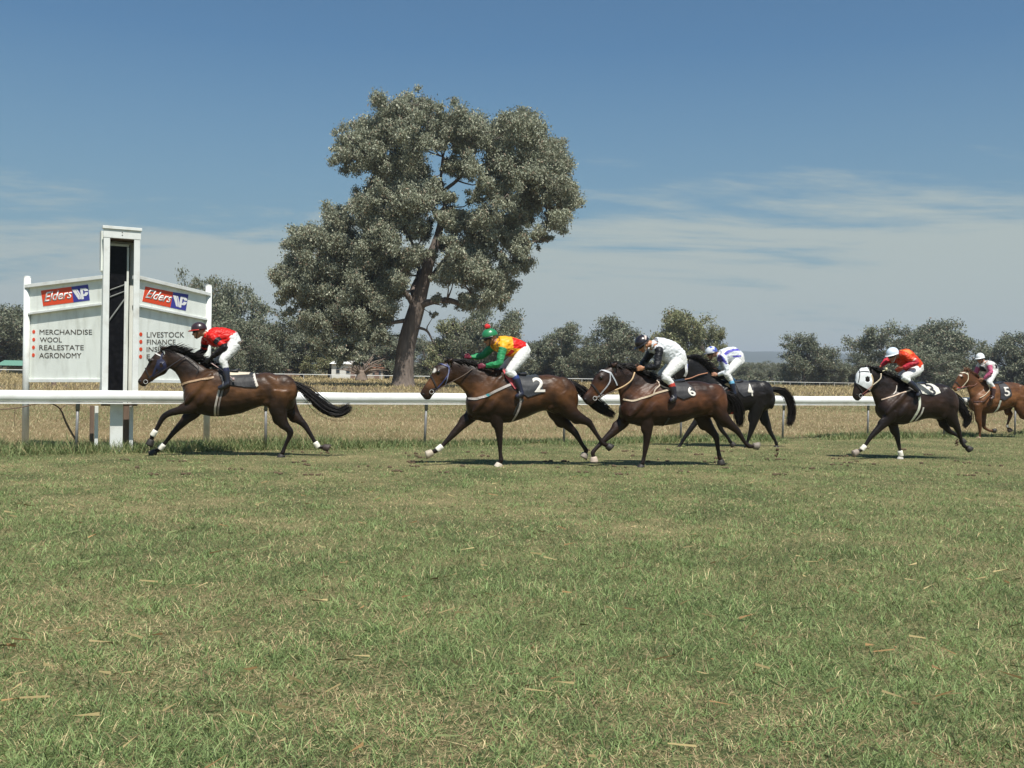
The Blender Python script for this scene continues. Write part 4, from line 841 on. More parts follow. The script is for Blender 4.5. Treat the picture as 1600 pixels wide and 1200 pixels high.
def jockey(D, J):
    x0, y0, s = J['crop']; cr = lambda x, y: (x0+x/s, y0+y/s); Pc = D['Pc']; Q = lambda x, y, lat=0.0: Pc(*cr(x, y), lat); ppm = s*F/D['P0'].y
    seat = Q(*J['hip']); off = Vector((seat.x, 0, 0)); P0 = Pc.P0+Pc.ex*seat.x
    root = empty('person', (P0.x, P0.y, seat.z-0.05), D['psi']); tag(root, J['label'], 'jockey'); SH = Vector((-seat.x, 0, -(seat.z-.05)))
    def shift(mb): mb.v = [Vector(v)+SH for v in mb.v]; return mb
    body = MB(); silk = MB(); bre = MB()
    tor = [((Q(*a)+Q(*b))/2, (Q(*a)-Q(*b))/2, wd) for a, b, wd in J['torso']]      # from hips to shoulders
    ns = len(tor)
    loft(body, [(c, u*.86, Vector((0, wd*.9, 0))) for c, u, wd in tor], 3, 16)
    loft(silk, [(c, u, Vector((0, wd, 0))) for c, u, wd in tor[1:]], 4, 20)
    loft(bre, [(c, u*.98, Vector((0, wd*1.02, 0))) for c, u, wd in tor[:2]]+[(tor[1][0].lerp(tor[2][0], .35), tor[1][1]*.9, Vector((0, tor[1][2]*.95, 0)))], 4, 20)
    # head
    hc = Q(*J['head']); fx, fz = J['face']; f = Vector((fx, 0, fz)).normalized(); u = Vector((f.z, 0, -f.x)); u = -u if u.z < 0 else u
    side = Vector((0, 1, 0)); hz = J.get('turn', 0.0)
    if hz: f = (f+side*(-hz)).normalized(); side = u.cross(f).normalized()
    sk = hc-u*.01
    body.ell(sk, (f*.098, side*.076, u*.105), 18, 14)                 # skull
    body.ell(sk+f*.035-u*.075, (f*.060, side*.052, u*.062), 14, 10)   # jaw
    body.ell(sk+f*.074-u*.118, (f*.022, side*.024, u*.018))           # chin
    body.tube([sk+f*.088-u*.018, sk+f*.108-u*.048, sk+f*.118-u*.064, sk+f*.092-u*.074], [.008, .012, .015, .010], 8, 2)   # nose
    body.ell(sk+f*.088-u*.008, (f*.014, side*.050, u*.012))           # brow
    body.ell(sk+f*.088-u*.094, (f*.012, side*.024, u*.009))           # lips
    for sd in (-1, 1): body.ell(sk-f*.005+side*sd*.078-u*.045, (f*.017, side*.010, u*.030), 8, 6); body.ell(sk+f*.070+side*sd*.038-u*.055, (f*.02, side*.02, u*.024), 8, 6)
    nb = tor[-1][0]; body.tube([nb, nb.lerp(sk, .5), sk-u*.06-f*.02], [.062, .058, .055], 12, 3)
    silk.tube([nb, nb.lerp(sk-u*.06, .45)], [.085, .062], 12, 2)
    hands = {}
    for key, sd in (('arm_near', -1), ('arm_far', 1)):
        a = J[key]; lats = J.get(key+'_lat', (.17, .25, .13, .09)); p = [Q(x, y, sd*l_) for (x, y), l_ in zip(a, lats)]
        sh, el, wr, hd_ = p
        body.tube([tor[-1][0], sh, sh.lerp(el, .5), el, el.lerp(wr, .4), wr, wr.lerp(hd_, .2)], [.06, .052, .046, .038, .038, .026, .026], 12, 3)
        silk.tube([tor[-1][0]*.4+sh*.6, sh, sh.lerp(el, .5), el, el.lerp(wr, .45), wr.lerp(el, .04)], [.075, .072, .066, .056, .052, .034], 14, 4)
        hands[sd] = hand(body, wr, hd_-wr, sd)
    feet = {}
    for key, sd in (('leg_near', -1), ('leg_far', 1)):
        a = J[key]; lats = (.10, .25, .27, .31, .32); p = [Q(x, y, sd*l_) for (x, y), l_ in zip(a, lats)]
        hip, kn, cuff, an, toe = p; k2 = kn.lerp(cuff, .45)
        body.tube([hip, hip.lerp(kn, .5), kn, cuff, cuff.lerp(an, .5), an], [.085, .072, .052, .042, .042, .026], 12, 3); body.tube([an, an.lerp(toe, .5), an.lerp(toe, .85)], [.026, .024, .014], 10, 2)
        bre.tube([hip, hip.lerp(kn, .5), kn, k2, cuff], [J.get('thigh', .115), .095, .072, .062, .052], 16, 4)
        bt = MB(); bt.tube([cuff.lerp(kn, .10), cuff.lerp(an, .35), cuff.lerp(an, .75), an], [.058, .060, .046, .044], 14, 3)
        h_ = (an-toe).normalized(); bt.tube([an+h_*.035-Vector((0, 0, .02)), an-Vector((0, 0, .015)), an.lerp(toe, .6)-Vector((0, 0, .012)), toe], [.040, .050, .048, .034], 12, 3)
        bm_ = remesh(shift(bt), .010, 3); ncol = np.tile(np.array(J.get('boot', (.013, .012, .016)), float), (len(bm_.vertices), 1))
        cz = cuff+SH
        for i, v in enumerate(bm_.vertices):
            if (v.co-cz).length < .075 and (v.co-(an+SH)).length > (cuff-an).length*.72: ncol[i] = J.get('cuff', (.03, .04, .12))
        setcol(bm_, ncol); link('boot', bm_, MAT['helmet'], root); feet[sd] = (an, toe)
        st_ = MB(); c = an.lerp(toe, .45)+SH; n_ = 16
        st_.tube([c+Vector((0, .055*math.cos(q), .052*math.sin(q)+.01)) for q in [2*math.pi*k/n_ for k in range(n_+1)]], .006, 6); st_.build('stirrup', MAT['steel'], D['root'], True).location = root.location*0
        st_o = D['root'].children[-1]
    # stirrups belong to the horse: move them into its frame
    for o in D['root'].children:
        if o.name.startswith('stirrup') and not o.get('done'): o.location = Vector((seat.x, 0, seat.z-.05)); o['done'] = 1
    for o in D['root'].children:
        if 'done' in o.keys(): pass
    bm_ = remesh(shift(body), .0075, 2, .4); V = [v.co for v in bm_.vertices]; skin = np.tile(np.array(J.get('skin', (.42, .20, .12))), (len(V), 1)).astype(float)
    glv = J.get('glove')
    for i, v in enumerate(V):
        q = v-SH-sk
        if abs(q.dot(f)-.095) < .025 and abs(q.dot(side)) < .026 and abs(q.dot(u)+.094) < .010: skin[i] = (.28, .09, .07)
        if glv is not None:
            for sd in (-1, 1):
                if (v-SH-hands[sd]).length < .105: skin[i] = glv
    setcol(bm_, skin); bo = link('body', bm_, MAT['skin'], root)
    for sd in (-1, 1):
        eo = MB().ell(sk+f*.087+side*sd*.034-u*.026+SH, (f*.010, side*.014, u*.010)).build('eye', flat((.55, .52, .50), .2, 'eyeball'), root, True); MB().ell(sk+f*.096+side*sd*.034-u*.026+SH, (f*.004, side*.006, u*.006), 8, 6).build('pupil', MAT['eye'], eo, True)
    def wrinkle(me, amp, sc_=(14, 9, 22), seed=0):
        me.calc_loop_triangles() if False else None
        nrm = [v.normal.copy() for v in me.vertices]
        for v, n_ in zip(me.vertices, nrm):
            p = v.co; k = noise.noise(Vector((p.x*sc_[0]+p.z*6+seed, p.y*sc_[1], p.z*sc_[2]-p.x*8)))
            k2 = abs(noise.noise(Vector((p.x*26-p.z*18+seed, p.y*12, p.z*30+p.x*12))))
            v.co = p+n_*(amp*(1-abs(k)*2.6)-amp*.9*max(0, 1-k2*7))
    sm_ = remesh(shift(silk), .0115, 4); wrinkle(sm_, .007, seed=D['seed']); cols = np.tile(np.array(J['silk'], float), (len(sm_.vertices), 1))
    regs = [([((Q(*p)+SH).x, (Q(*p)+SH).z) for p in poly], c) for poly, c in J.get('regions', ())]
    for i, v in enumerate(sm_.vertices):
        for poly, c in regs:
            if point_in(poly, v.co.x, v.co.z): cols[i] = c
        arm = None
        for key, sd in (('arm_near', -1), ('arm_far', 1)):
            lats = J.get(key+'_lat', (.17, .25, .13, .09)); p = [Q(x, y, sd*l_)+SH for (x, y), l_ in zip(J[key], lats)]
            for a, b, ci in ((p[0], p[1], 0), (p[1], p[2], 1)):
                ab = b-a; t = (v.co-a).dot(ab)/ab.dot(ab); tt_ = min(1, max(0, t)); dd = (v.co-(a+ab*tt_)).length
                if dd < (.082 if ci == 0 else .075) and (t > J.get('tmin', .12) or ci): arm = (ci, t) if arm is None or ci else arm
        if arm is not None and J.get('sleeve'):
            c = J['sleeve'](*arm)
            if c is not None: cols[i] = c
    setcol(sm_, cols); link('silks', sm_, MAT['silk'], root)
    bm_ = remesh(shift(bre), .0115, 4); wrinkle(bm_, .0045, seed=3); setcol(bm_, np.tile(np.array(J.get('breeches', (.66, .66, .64)), float), (len(bm_.vertices), 1))); link('breeches', bm_, MAT['cloth'], root)
    # helmet with a peak
    hb = MB(); cc = sk+u*.022; rs = []; HR = J.get('hr', .132)
    for k in range(13):
        th = math.pi*.5*(k/12)*1.12; rs.append([cc+u*HR*.92*math.cos(th)+(f*HR*1.03*math.cos(a)+side*HR*.86*math.sin(a))*math.sin(max(th, .03)) for a in [2*math.pi*i/28 for i in range(28)]])
    hb.rings(rs, True); pk = MB(); rs = []
    for k, (ext, dz) in enumerate(((.0, .004), (.03, .004), (.062, -.012), (.062, -.018), (.03, -.004), (.0, -.004))):
        rs.append([cc-u*.012+u*dz+(f*(HR*1.0+ext*max(0, math.cos(a))**.6)*math.cos(a)+side*(HR*.86+ext*.25)*math.sin(a)) for a in [(-.5+i/14)*math.pi*1.1 for i in range(15)]])
    b0 = len(pk.v); 
    for r_ in rs: pk.v.extend(r_)
    for k in range(len(rs)):
        for i in range(14): a_, b_ = b0+k*15+i, b0+((k+1) % len(rs))*15+i; pk.f.append([a_, a_+1, b_+1, b_])
    hm_ = shift(hb).mesh('helmet'); cols = np.tile(np.array(J['helmet'], float), (len(hm_.vertices), 1))
    if J.get('hstripe'):
        for i, v in enumerate(hm_.vertices):
            q = v.co-SH-cc; a = math.atan2(q.dot(u), q.dot(f))
            if J['hstripe'](a): cols[i] = J['hstripe_col']
    setcol(hm_, cols); ho = link('helmet', hm_, MAT['helmet'], root)
    pm = shift(pk).mesh('peak'); setcol(pm, np.tile(np.array(J.get('peak', J['helmet']), float), (len(pm.vertices), 1))); link('peak', pm, MAT['helmet'], ho)
    if J.get('pompom'):
        pb = MB(); q = cc+u*(HR*.92+.03); pb.ell(q, ((.045, 0, 0), (0, .045, 0), (0, 0, .042)), 14, 10)
        for k in range(90): v = Vector((random.gauss(0, 1), random.gauss(0, 1), random.gauss(0, 1))).normalized(); pb.tube([q+v*.03, q+v*.055], [.006, .003], 4)
        shift(pb).build('pompom', flat(J['pompom'], .8, 'wool'), ho, True)
    for sd in (-1, 1):
        MB().tube([cc+side*sd*HR*.84-u*.01+SH, sk+side*sd*.078-u*.05+f*.03+SH, sk+side*sd*.03-u*.135+f*.05+SH, sk-u*.140+f*.06+SH], [.007]*4, 6, 3).build('chin_strap', flat(J.get('strap', (.03, .03, .03)), .6, 'chin_strap'), root, True)
    gb = MB(); n_ = 20; rs = []
    for i in range(n_+1):
        a = (-.5+i/n_)*math.pi*.9; c = sk-u*.024+(f*.103*math.cos(a)+side*.083*math.sin(a)); dd = (f*math.cos(a)+side*math.sin(a)); hh = .022 if abs(a) < .75 else .010
        rs.append([c-u*hh, c+u*hh, c+u*hh+dd*.012, c-u*hh+dd*.012])
    gb.rings(rs); shift(gb).build('goggles', flat(J.get('goggles', (.02, .02, .025)), .15, 'goggles'), root, True)
    if J.get('whip'):
        (xa, ya), (xb, yb_), lat, col, lab = J['whip']; a, b = Q(xa, ya, lat[0]), Q(xb, yb_, lat[1]); m_ = a.lerp(b, .5)+Vector((.02, 0, 0)); wb = MB(); wb.tube([a-a, (m_-a)*.4, m_-a, b-a], [.011, .008, .006, .005], 7, 3); dd = (b-a).normalized(); 
        wb.box(b-a-dd*.03, (.035, .012, .06))
        wo_ = wb.build('riding_whip', flat(col, .5, 'whip'), None, True); wo_.location = Pc.P0+Pc.ex*a.x+Pc.n*a.y+Vector((0, 0, a.z)); wo_.rotation_euler = (0, 0, D['psi']); tag(wo_, lab, 'whip')
    return root

W_ = (.62, .58, .52)
H1 = dict(seed=1, crop=(180, 480, 4), psi=R(7), support=(228, 925, .10), label='dark brown horse leading the field past the winning post, both forelegs stretched out',
 coat=(.014, .008, .005), flank=(.105, .048, .020), dark=(.009, .006, .006),
 trunk=[((427,520),(432,590),.07), ((455,470),(448,640),.17), ((520,405),(510,662),.22), ((610,380),(600,682),.25), ((700,400),(700,680),.28), ((800,412),(795,660),.30), ((880,415),(870,632),.28), ((950,408),(935,618),.27), ((1020,422),(990,650),.26), ((1080,455),(1060,665),.22), ((1115,500),(1105,640),.14), ((1128,540),(1122,590),.05)],
 neck=[((600,385),(440,600),.17), ((530,352),(415,490),.115), ((450,302),(385,420),.085), ((370,268),(345,385),.07), ((310,255),(320,380),.06)],
 head=[((290,265),(335,380),.07), ((248,290),(315,415),.088), ((218,330),(270,438),.078), ((192,378),(230,462),.056), ((166,423),(205,482),.047), ((145,452),(188,496),.046), ((141,470),(165,496),.03)],
 eye=(225,335), nostril=(158,462), ear=(292,262,330,248), crest=[(290,262),(350,262),(420,285),(500,325),(580,370)], mane=(.9,.30,.22), droop=.2,
 legs=[dict(k='f', side=-1, p=[(530,560,120),(480,625,85),(400,645,58),(310,678,48),(262,755,32),(238,795,36),(212,865,40)], wrap=5),
       dict(k='f', side=1, p=[(540,590,110),(490,660,84),(430,715,60),(372,775,44),(318,840,31),(285,880,36),(215,925,40)], wrap=5),
       dict(k='h', side=-1, p=[(1030,520,170),(1020,640,120),(1050,730,75),(1095,785,52),(1065,860,30),(1048,905,34),(1035,940,38)]),
       dict(k='h', side=1, p=[(1050,540,160),(1100,650,100),(1150,705,64),(1188,742,48),(1235,820,29),(1265,868,34),(1340,882,38)], wrap=5, hoof=(.05,.035,.03))],
 bulges=[(520,540,75,95,.10,.12), (1045,520,95,100,.12,.14), (560,620,70,50,.08,.1)],
 tail=[(1095,462,30),(1140,490,40),(1200,530,58),(1265,590,64),(1330,638,64),(1400,655,56),(1465,622,46)],
 white=[], 
 bands=[('breastplate', [(412,495),(440,475),(500,462),(560,450),(630,438)], (.42,.28,.17), .035), ('girth', [(670,500),(655,560),(640,620),(632,675)], (.42,.38,.33), .035), ('girth', [(690,505),(672,570),(660,620),(650,672)], (.20,.17,.15), .03),
  ('bridle_cheekpiece', [(300,275),(290,330),(262,375),(240,430)], (.015,.018,.05), .035), ('bridle_browband', [(235,285),(260,292),(290,305)], (.62,.58,.55), .022), ('bridle_noseband', [(210,440),(240,425),(280,400),(330,385)], (.03,.03,.06), .018), ('blinker', [(282,330),(275,365),(290,390),(315,370),(300,335),(285,345)], (.012,.014,.045), .06)],
 reins=[('rein', [(235,440,.06),(320,385,.10),(380,345,.12),(445,305,.10)], (.03,.025,.03), .010), ('neck_strap', [(445,305,.10),(520,370,.14),(505,420,.18)], (.02,.02,.02), .007)],
 cloths=[('saddle_pad', [(715,385),(720,430),(845,425),(850,385)], (.60,.52,.40), .016, None), ('saddle_cloth', [(640,380),(690,480),(825,500),(895,500),(908,490),(865,385)], (.010,.009,.010), .010, ([(868,415),(895,500),(912,500),(882,415)], (.6,.55,.48)))],
 saddle=[(630,385),(660,398),(700,402),(740,402),(775,398)])
J1 = dict(crop=(205,495,6.957), label='jockey in red silks with black sleeves and a dark helmet, riding the leading horse', hip=(1140,250),
 torso=[((1200,260),(1040,400),.15), ((1150,165),(1040,330),.155), ((1040,125),(960,330),.165), ((920,115),(880,320),.18), ((850,135),(830,290),.15)],
 head=(738,140), face=(-1,-.12), arm_near=[(880,215),(1015,330),(860,455),(800,500)], arm_far=[(810,250),(785,370),(700,410),(640,425)],
 leg_near=[(1130,300),(1000,470),(1030,565),(1050,720),(945,778)], leg_far=[(1120,310),(940,470),(990,560),(1000,700),(920,760)],
 silk=(.56,.012,.008), sleeve=lambda c, t: (.012,.010,.012) if c or .32 < t < .62 or t > .93 else None, helmet=(.035,.018,.022), peak=(.40,.03,.02), glove=(.012,.011,.013),
 whip=((865,500),(1125,690),(-.12,-.34),(.42,.30,.28),'short pale whip held along the shoulder of the leading horse'), cuff=(.02,.02,.05), boot=(.014,.014,.022))
H2 = dict(seed=2, crop=(620, 490, 4.444), psi=R(13), support=(710, 1062, -.10), label='bay horse wearing cloth number 2, second in the field, one foreleg planted straight below it',
 coat=(.014, .007, .004), flank=(.095, .040, .014), dark=(.012, .007, .006),
 trunk=[((482,600),(488,670),.07), ((515,540),(515,730),.18), ((600,430),(600,748),.23), ((710,385),(700,762),.26), ((800,415),(800,752),.29), ((880,432),(875,730),.30), ((960,428),(950,698),.29), ((1050,423),(1025,672),.28), ((1130,440),(1105,700),.27), ((1195,475),(1180,715),.22), ((1238,525),(1232,680),.15), ((1256,570),(1254,640),.06)],
 neck=[((715,390),(500,640),.18), ((610,370),(482,565),.12), ((510,345),(440,510),.09), ((430,328),(395,480),.075), ((370,325),(385,465),.065)],
 head=[((350,335),(388,468),.072), ((302,348),(362,492),.09), ((265,368),(322,508),.08), ((236,428),(282,532),.058), ((205,482),(250,566),.05), ((172,530),(230,598),.049), ((160,556),(198,600),.032)],
 eye=(285,405), nostril=(183,560), ear=(352,335,392,312), crest=[(360,325),(430,322),(500,340),(590,368),(690,395)], mane=(.85,.10,.17), droop=.5,
 legs=[dict(k='f', side=1, p=[(540,640,140),(520,705,105),(445,780,72),(368,862,52),(322,912,36),(288,942,42),(200,985,44)], wrap=5, hoof=(.42,.36,.28)),
       dict(k='f', side=-1, p=[(650,610,150),(690,700,105),(706,790,72),(714,870,54),(718,960,35),(724,1015,40),(700,1068,44)], hoof=(.50,.44,.36)),
       dict(k='h', side=1, p=[(1100,560,200),(1110,690,135),(1180,770,82),(1240,830,60),(1285,905,36),(1315,950,42),(1300,990,44)], hoof=(.25,.21,.17)),
       dict(k='h', side=-1, p=[(1130,560,190),(1210,690,120),(1285,735,78),(1338,765,58),(1395,850,36),(1432,900,42),(1490,935,46)])],
 bulges=[(620,600,85,115,.10,.13), (1130,560,110,120,.12,.15), (620,700,70,55,.08,.1)],
 tail=[(1200,478,36),(1245,500,52),(1290,540,75),(1340,590,80),(1390,630,80),(1440,665,60),(1500,705,25)],
 white=[(252,392,20,0)],
 bands=[('breastplate', [(492,590),(540,588),(600,568),(660,538),(720,510),(770,490)], (.40,.36,.33), .04), ('breastplate', [(600,568),(625,556)], (.05,.30,.34), .044), ('girth', [(825,560),(830,620),(810,690),(780,755)], (.33,.29,.26), .03), ('girth', [(850,590),(810,640),(790,700)], (.02,.02,.02), .03),
  ('bridle_cheekpiece', [(345,350),(358,400),(325,460),(275,520),(255,545)], (.055,.065,.17), .018), ('bridle_cheekpiece', [(358,360),(352,410),(340,470),(330,500)], (.20,.21,.28), .014), ('bridle_browband', [(285,348),(318,355),(352,368)], (.045,.055,.16), .022), ('bridle_noseband', [(232,528),(262,520),(290,520)], (.03,.03,.04), .018)],
 reins=[('rein', [(262,540,.06),(390,470,.10),(470,425,.12),(525,385,.10)], (.10,.07,.05), .008), ('neck_strap', [(650,500,.20),(680,460,.2),(690,420,.15)], (.35,.30,.26), .008)],
 cloths=[('saddle_pad', [(720,380),(735,445),(795,525),(815,515),(790,440),(770,385)], (.50,.07,.08), .014, None), ('saddle_cloth', [(760,390),(810,530),(880,580),(990,545),(960,400)], (.012,.014,.018), .010, None)],
 number=('2', [(915,450),(990,450),(1000,542),(925,545)], (.66,.62,.56)), saddle=[(720,392),(755,405),(800,418),(850,425),(890,425)])
J2 = dict(crop=(650,500,7.273), label='jockey in yellow and red silks with green sleeves, red pompom on the green helmet', hip=(1240,350),
 torso=[((1305,350),(1130,480),.15), ((1265,268),(1120,420),.155), ((1150,212),(1060,415),.165), ((1040,185),(980,390),.18), ((945,185),(900,350),.15)],
 head=(840,185), face=(-1,-.28), arm_near=[(990,300),(945,495),(790,525),(690,530)], arm_far=[(880,300),(745,410),(620,425),(560,412)], arm_far_lat=(.17,.24,.16,.12),
 leg_near=[(1235,370),(1060,590),(1130,640),(1200,830),(1130,875)], leg_far=[(1220,380),(1000,540),(1060,620),(1120,800),(1060,850)],
 silk=(.80,.37,.02), sleeve=lambda c, t: (.03,.24,.09), regions=[([(1080,195),(1275,255),(1245,335),(1078,322)], (.62,.012,.01)), ([(1060,330),(1000,420),(1020,430),(1100,360)], (.62,.02,.015))],
 helmet=(.02,.19,.07), peak=(.01,.015,.012), pompom=(.62,.03,.03), glove=(.16,.02,.04),
 whip=((540,425),(415,30),(.12,.15),(.03,.025,.025),'long thin black whip raised by the jockey in the green helmet'), cuff=(.03,.05,.18), boot=(.015,.015,.03))
H6 = dict(seed=6, crop=(880, 500, 4.2105), psi=R(15), support=(512, 968, -.10), label='brown horse wearing cloth number 6, third from the left, with pale orange reins',
 coat=(.016, .008, .005), flank=(.098, .038, .016), dark=(.014, .008, .007),
 trunk=[((372,575),(377,630),.07), ((405,515),(405,672),.18), ((490,430),(485,690),.23), ((590,392),(590,697),.26), ((690,405),(690,692),.29), ((780,405),(775,672),.30), ((860,402),(845,648),.29), ((930,410),(915,630),.28), ((990,435),(975,640),.26), ((1032,478),(1022,640),.20), ((1055,520),(1050,610),.12), ((1066,550),(1064,590),.05)],
 neck=[((610,395),(392,620),.18), ((530,362),(375,545),.12), ((460,330),(372,490),.09), ((400,308),(355,452),.075), ((345,300),(340,435),.065)],
 head=[((315,308),(362,440),.072), ((262,325),(332,472),.09), ((215,360),(290,492),.08), ((185,420),(248,510),.058), ((158,468),(218,532),.05), ((130,502),(188,556),.049), ((124,522),(155,558),.032)],
 eye=(240,378), nostril=(142,522), ear=(318,305,350,280), crest=[(330,298),(400,300),(470,325),(540,362),(620,398)], mane=(.8,.18,.18), droop=.5,
 legs=[dict(k='f', side=1, p=[(420,580,120),(395,665,95),(335,730,68),(270,790,48),(222,838,34),(195,872,38),(205,935,42)], hoof=(.50,.40,.32)),
       dict(k='f', side=-1, p=[(540,560,140),(555,660,98),(553,750,66),(545,825,50),(532,900,33),(524,935,38),(510,975,42)]),
       dict(k='h', side=1, p=[(920,520,170),(905,620,130),(960,710,78),(1005,768,56),(1018,850,34),(1028,900,40),(1040,945,42)]),
       dict(k='h', side=-1, p=[(980,520,180),(1035,620,110),(1095,685,72),(1150,735,54),(1192,800,34),(1222,830,40),(1285,830,42)], hoof=(.2,.17,.14))],
 bulges=[(510,560,85,105,.10,.13), (970,520,95,105,.12,.15), (520,650,65,50,.08,.1)],
 tail=[(1045,485,34),(1080,490,48),(1118,520,66),(1142,560,74),(1155,605,70),(1160,645,50),(1162,690,25)],
 bands=[('breastplate', [(385,520),(430,530),(500,508),(590,475),(700,448)], (.50,.40,.28), .030), ('girth', [(660,640),(650,670),(640,695)], (.03,.03,.03), .03), ('neck_strap', [(600,400),(605,425),(570,455),(555,490)], (.55,.45,.36), .022), ('neck_strap', [(605,425),(640,445),(680,450)], (.55,.42,.32), .022),
  ('bridle_cheekpiece', [(300,345),(325,390),(345,430)], (.42,.45,.48), .022), ('bridle_cheekpiece', [(298,350),(292,410),(250,470),(225,505)], (.40,.40,.42), .020), ('bridle_browband', [(235,330),(268,335),(300,348)], (.50,.50,.52), .030), ('bridle_noseband', [(205,508),(232,500),(262,490)], (.3,.3,.3), .014)],
 reins=[('rein', [(335,465,.09),(400,435,.13),(450,395,.14),(470,345,.10)], (.58,.40,.22), .013), ('rein', [(215,515,.05),(280,490,.08),(340,462,.10)], (.10,.07,.05), .008)],
 cloths=[('saddle_cloth', [(640,390),(700,500),(745,520),(825,490),(822,460),(780,400)], (.012,.011,.013), .010, None)],
 number=('6', [(762,446),(806,442),(828,496),(785,500)], (.68,.64,.58)), saddle=[(600,398),(640,405),(690,408),(740,408),(785,404)])
J6 = dict(crop=(905,515,8.421), label='hunched jockey in white silks with black sleeves and a black helmet', hip=(1330,400),
 torso=[((1412,430),(1190,570),.15), ((1385,290),(1190,470),.155), ((1270,175),(1120,420),.165), ((1130,118),(1060,380),.18), ((1010,100),(970,290),.15)],
 head=(832,175), face=(-.86,-.62), arm_near=[(1050,280),(1020,480),(855,505),(760,520)], arm_far=[(950,290),(860,420),(800,480),(740,490)],
 leg_near=[(1300,430),(1130,620),(1220,720),(1255,890),(1185,940)], leg_far=[(1280,430),(1080,600),(1150,700),(1190,850),(1120,900)], thigh=.13,
 silk=(.66,.68,.70), sleeve=lambda c, t: (.012,.012,.014), helmet=(.012,.008,.010), peak=(.012,.008,.01), skin=(.45,.21,.11), strap=(.6,.55,.5), tmin=-.25,
 hstripe=lambda a: 2.35 < a < 2.7, hstripe_col=(.6,.5,.45), cuff=(.42,.04,.02), boot=(.018,.014,.02))
H4 = dict(seed=4, crop=(880, 500, 4.2105), psi=R(12), support=(1405, 836, .10), label='black horse wearing cloth number 4, partly hidden behind horse number 6',
 coat=(.006, .005, .005), flank=(.013, .010, .009), dark=(.007, .006, .006), point=.5,
 trunk=[((930,470),(935,540),.07), ((955,430),(955,590),.17), ((1015,405),(1010,612),.22), ((1080,395),(1075,622),.25), ((1140,408),(1130,618),.28), ((1195,402),(1185,604),.28), ((1240,396),(1228,590),.27), ((1285,400),(1270,590),.26), ((1325,425),(1310,600),.24), ((1355,455),(1345,590),.18), ((1372,490),(1368,560),.12), ((1380,510),(1378,540),.05)],
 neck=[((1050,395),(945,570),.17), ((985,360),(880,490),.115), ((920,300),(830,430),.085), ((870,262),(790,385),.07), ((830,248),(775,365),.06)],
 head=[((800,250),(825,350),.07), ((768,262),(810,372),.088), ((738,285),(775,390),.078), ((712,320),(745,405),.056), ((690,350),(722,412),.047), ((672,375),(706,420),.046), ((668,390),(688,422),.03)],
 eye=(752,305), ear=(812,250,835,228), crest=[(820,245),(870,255),(920,292),(970,340),(1020,385)], mane=(.75,.35,.2), droop=.4,
 legs=[dict(k='f', side=1, p=[(960,520,90),(930,590,70),(880,660,50),(815,750,38),(780,805,26),(765,832,30),(718,862,34)], hoof=(.32,.30,.27)),
       dict(k='f', side=-1, p=[(990,520,100),(1010,600,72),(1020,660,50),(1040,720,38),(1080,770,26),(1095,795,30),(1120,825,34)]),
       dict(k='h', side=-1, p=[(1290,480,130),(1275,570,105),(1250,680,60),(1235,735,44),(1212,800,27),(1198,845,32),(1168,878,34)]),
       dict(k='h', side=1, p=[(1310,500,120),(1310,600,85),(1345,690,52),(1362,735,40),(1392,790,26),(1403,815,30),(1402,842,33)])],
 bulges=[(1000,520,60,80,.1,.12), (1300,480,70,80,.12,.14)],
 tail=[(1360,460,34),(1400,458,42),(1445,470,50),(1480,505,50),(1500,560,48),(1502,625,44),(1485,690,36)],
 bands=[('breastplate', [(940,500),(980,490),(1040,470),(1090,450)], (.15,.05,.03), .03), ('bridle_cheekpiece', [(800,262),(798,310),(800,345),(792,372)], (.62,.62,.60), .06), ('bridle_cheekpiece', [(808,290),(803,330)], (.08,.10,.35), .03), ('girth', [(1110,560),(1100,590),(1092,615)], (.45,.03,.02), .05)],
 reins=[('rein', [(740,400,.06),(830,385,.10),(890,362,.12),(950,348,.10)], (.40,.18,.10), .012)],
 cloths=[('saddle_pad', [(1040,425),(1085,455),(1105,462),(1090,435),(1060,415)], (.62,.40,.18), .014, None), ('saddle_cloth', [(1100,385),(1120,470),(1150,505),(1212,490),(1222,470),(1200,390)], (.012,.012,.016), .010, None)],
 number=('4', [(1172,422),(1206,424),(1216,500),(1182,500)], (.68,.64,.56)), saddle=[(1060,400),(1085,404),(1115,408),(1145,408),(1170,404)])
J4 = dict(crop=(1070,530,8.889), label='jockey in blue and white striped silks with a striped helmet', hip=(740,280),
 torso=[((822,300),(690,400),.14), ((800,190),(690,340),.145), ((700,112),(620,330),.155), ((590,112),(540,330),.17), ((490,150),(470,310),.14)],
 head=(372,180), face=(-1,-.22), arm_near=[(540,250),(590,450),(455,495),(385,490)], arm_far=[(500,270),(520,400),(450,420),(400,420)],
 leg_near=[(740,310),(585,480),(650,590),(690,760),(620,810)], leg_far=[(740,320),(590,500),(660,560),(700,650),(720,560)],
 silk=(.64,.67,.70), sleeve=lambda c, t: None, regions=[([(490,205),(560,155),(640,135),(770,125),(770,160),(650,165),(580,190),(520,235)], (.10,.09,.42)), ([(610,235),(700,222),(770,228),(770,245),(640,255)], (.10,.09,.42)), ([(445,200),(480,260),(530,350),(500,350),(440,290)], (.06,.06,.30))],
 helmet=(.66,.68,.72), peak=(.12,.12,.13), hstripe=lambda a: 2.2 < a < 3.3 or a < -2.6 or 1.15 < a < 1.6, hstripe_col=(.07,.10,.40), skin=(.42,.21,.13), cuff=(.16,.42,.62), boot=(.012,.014,.03))
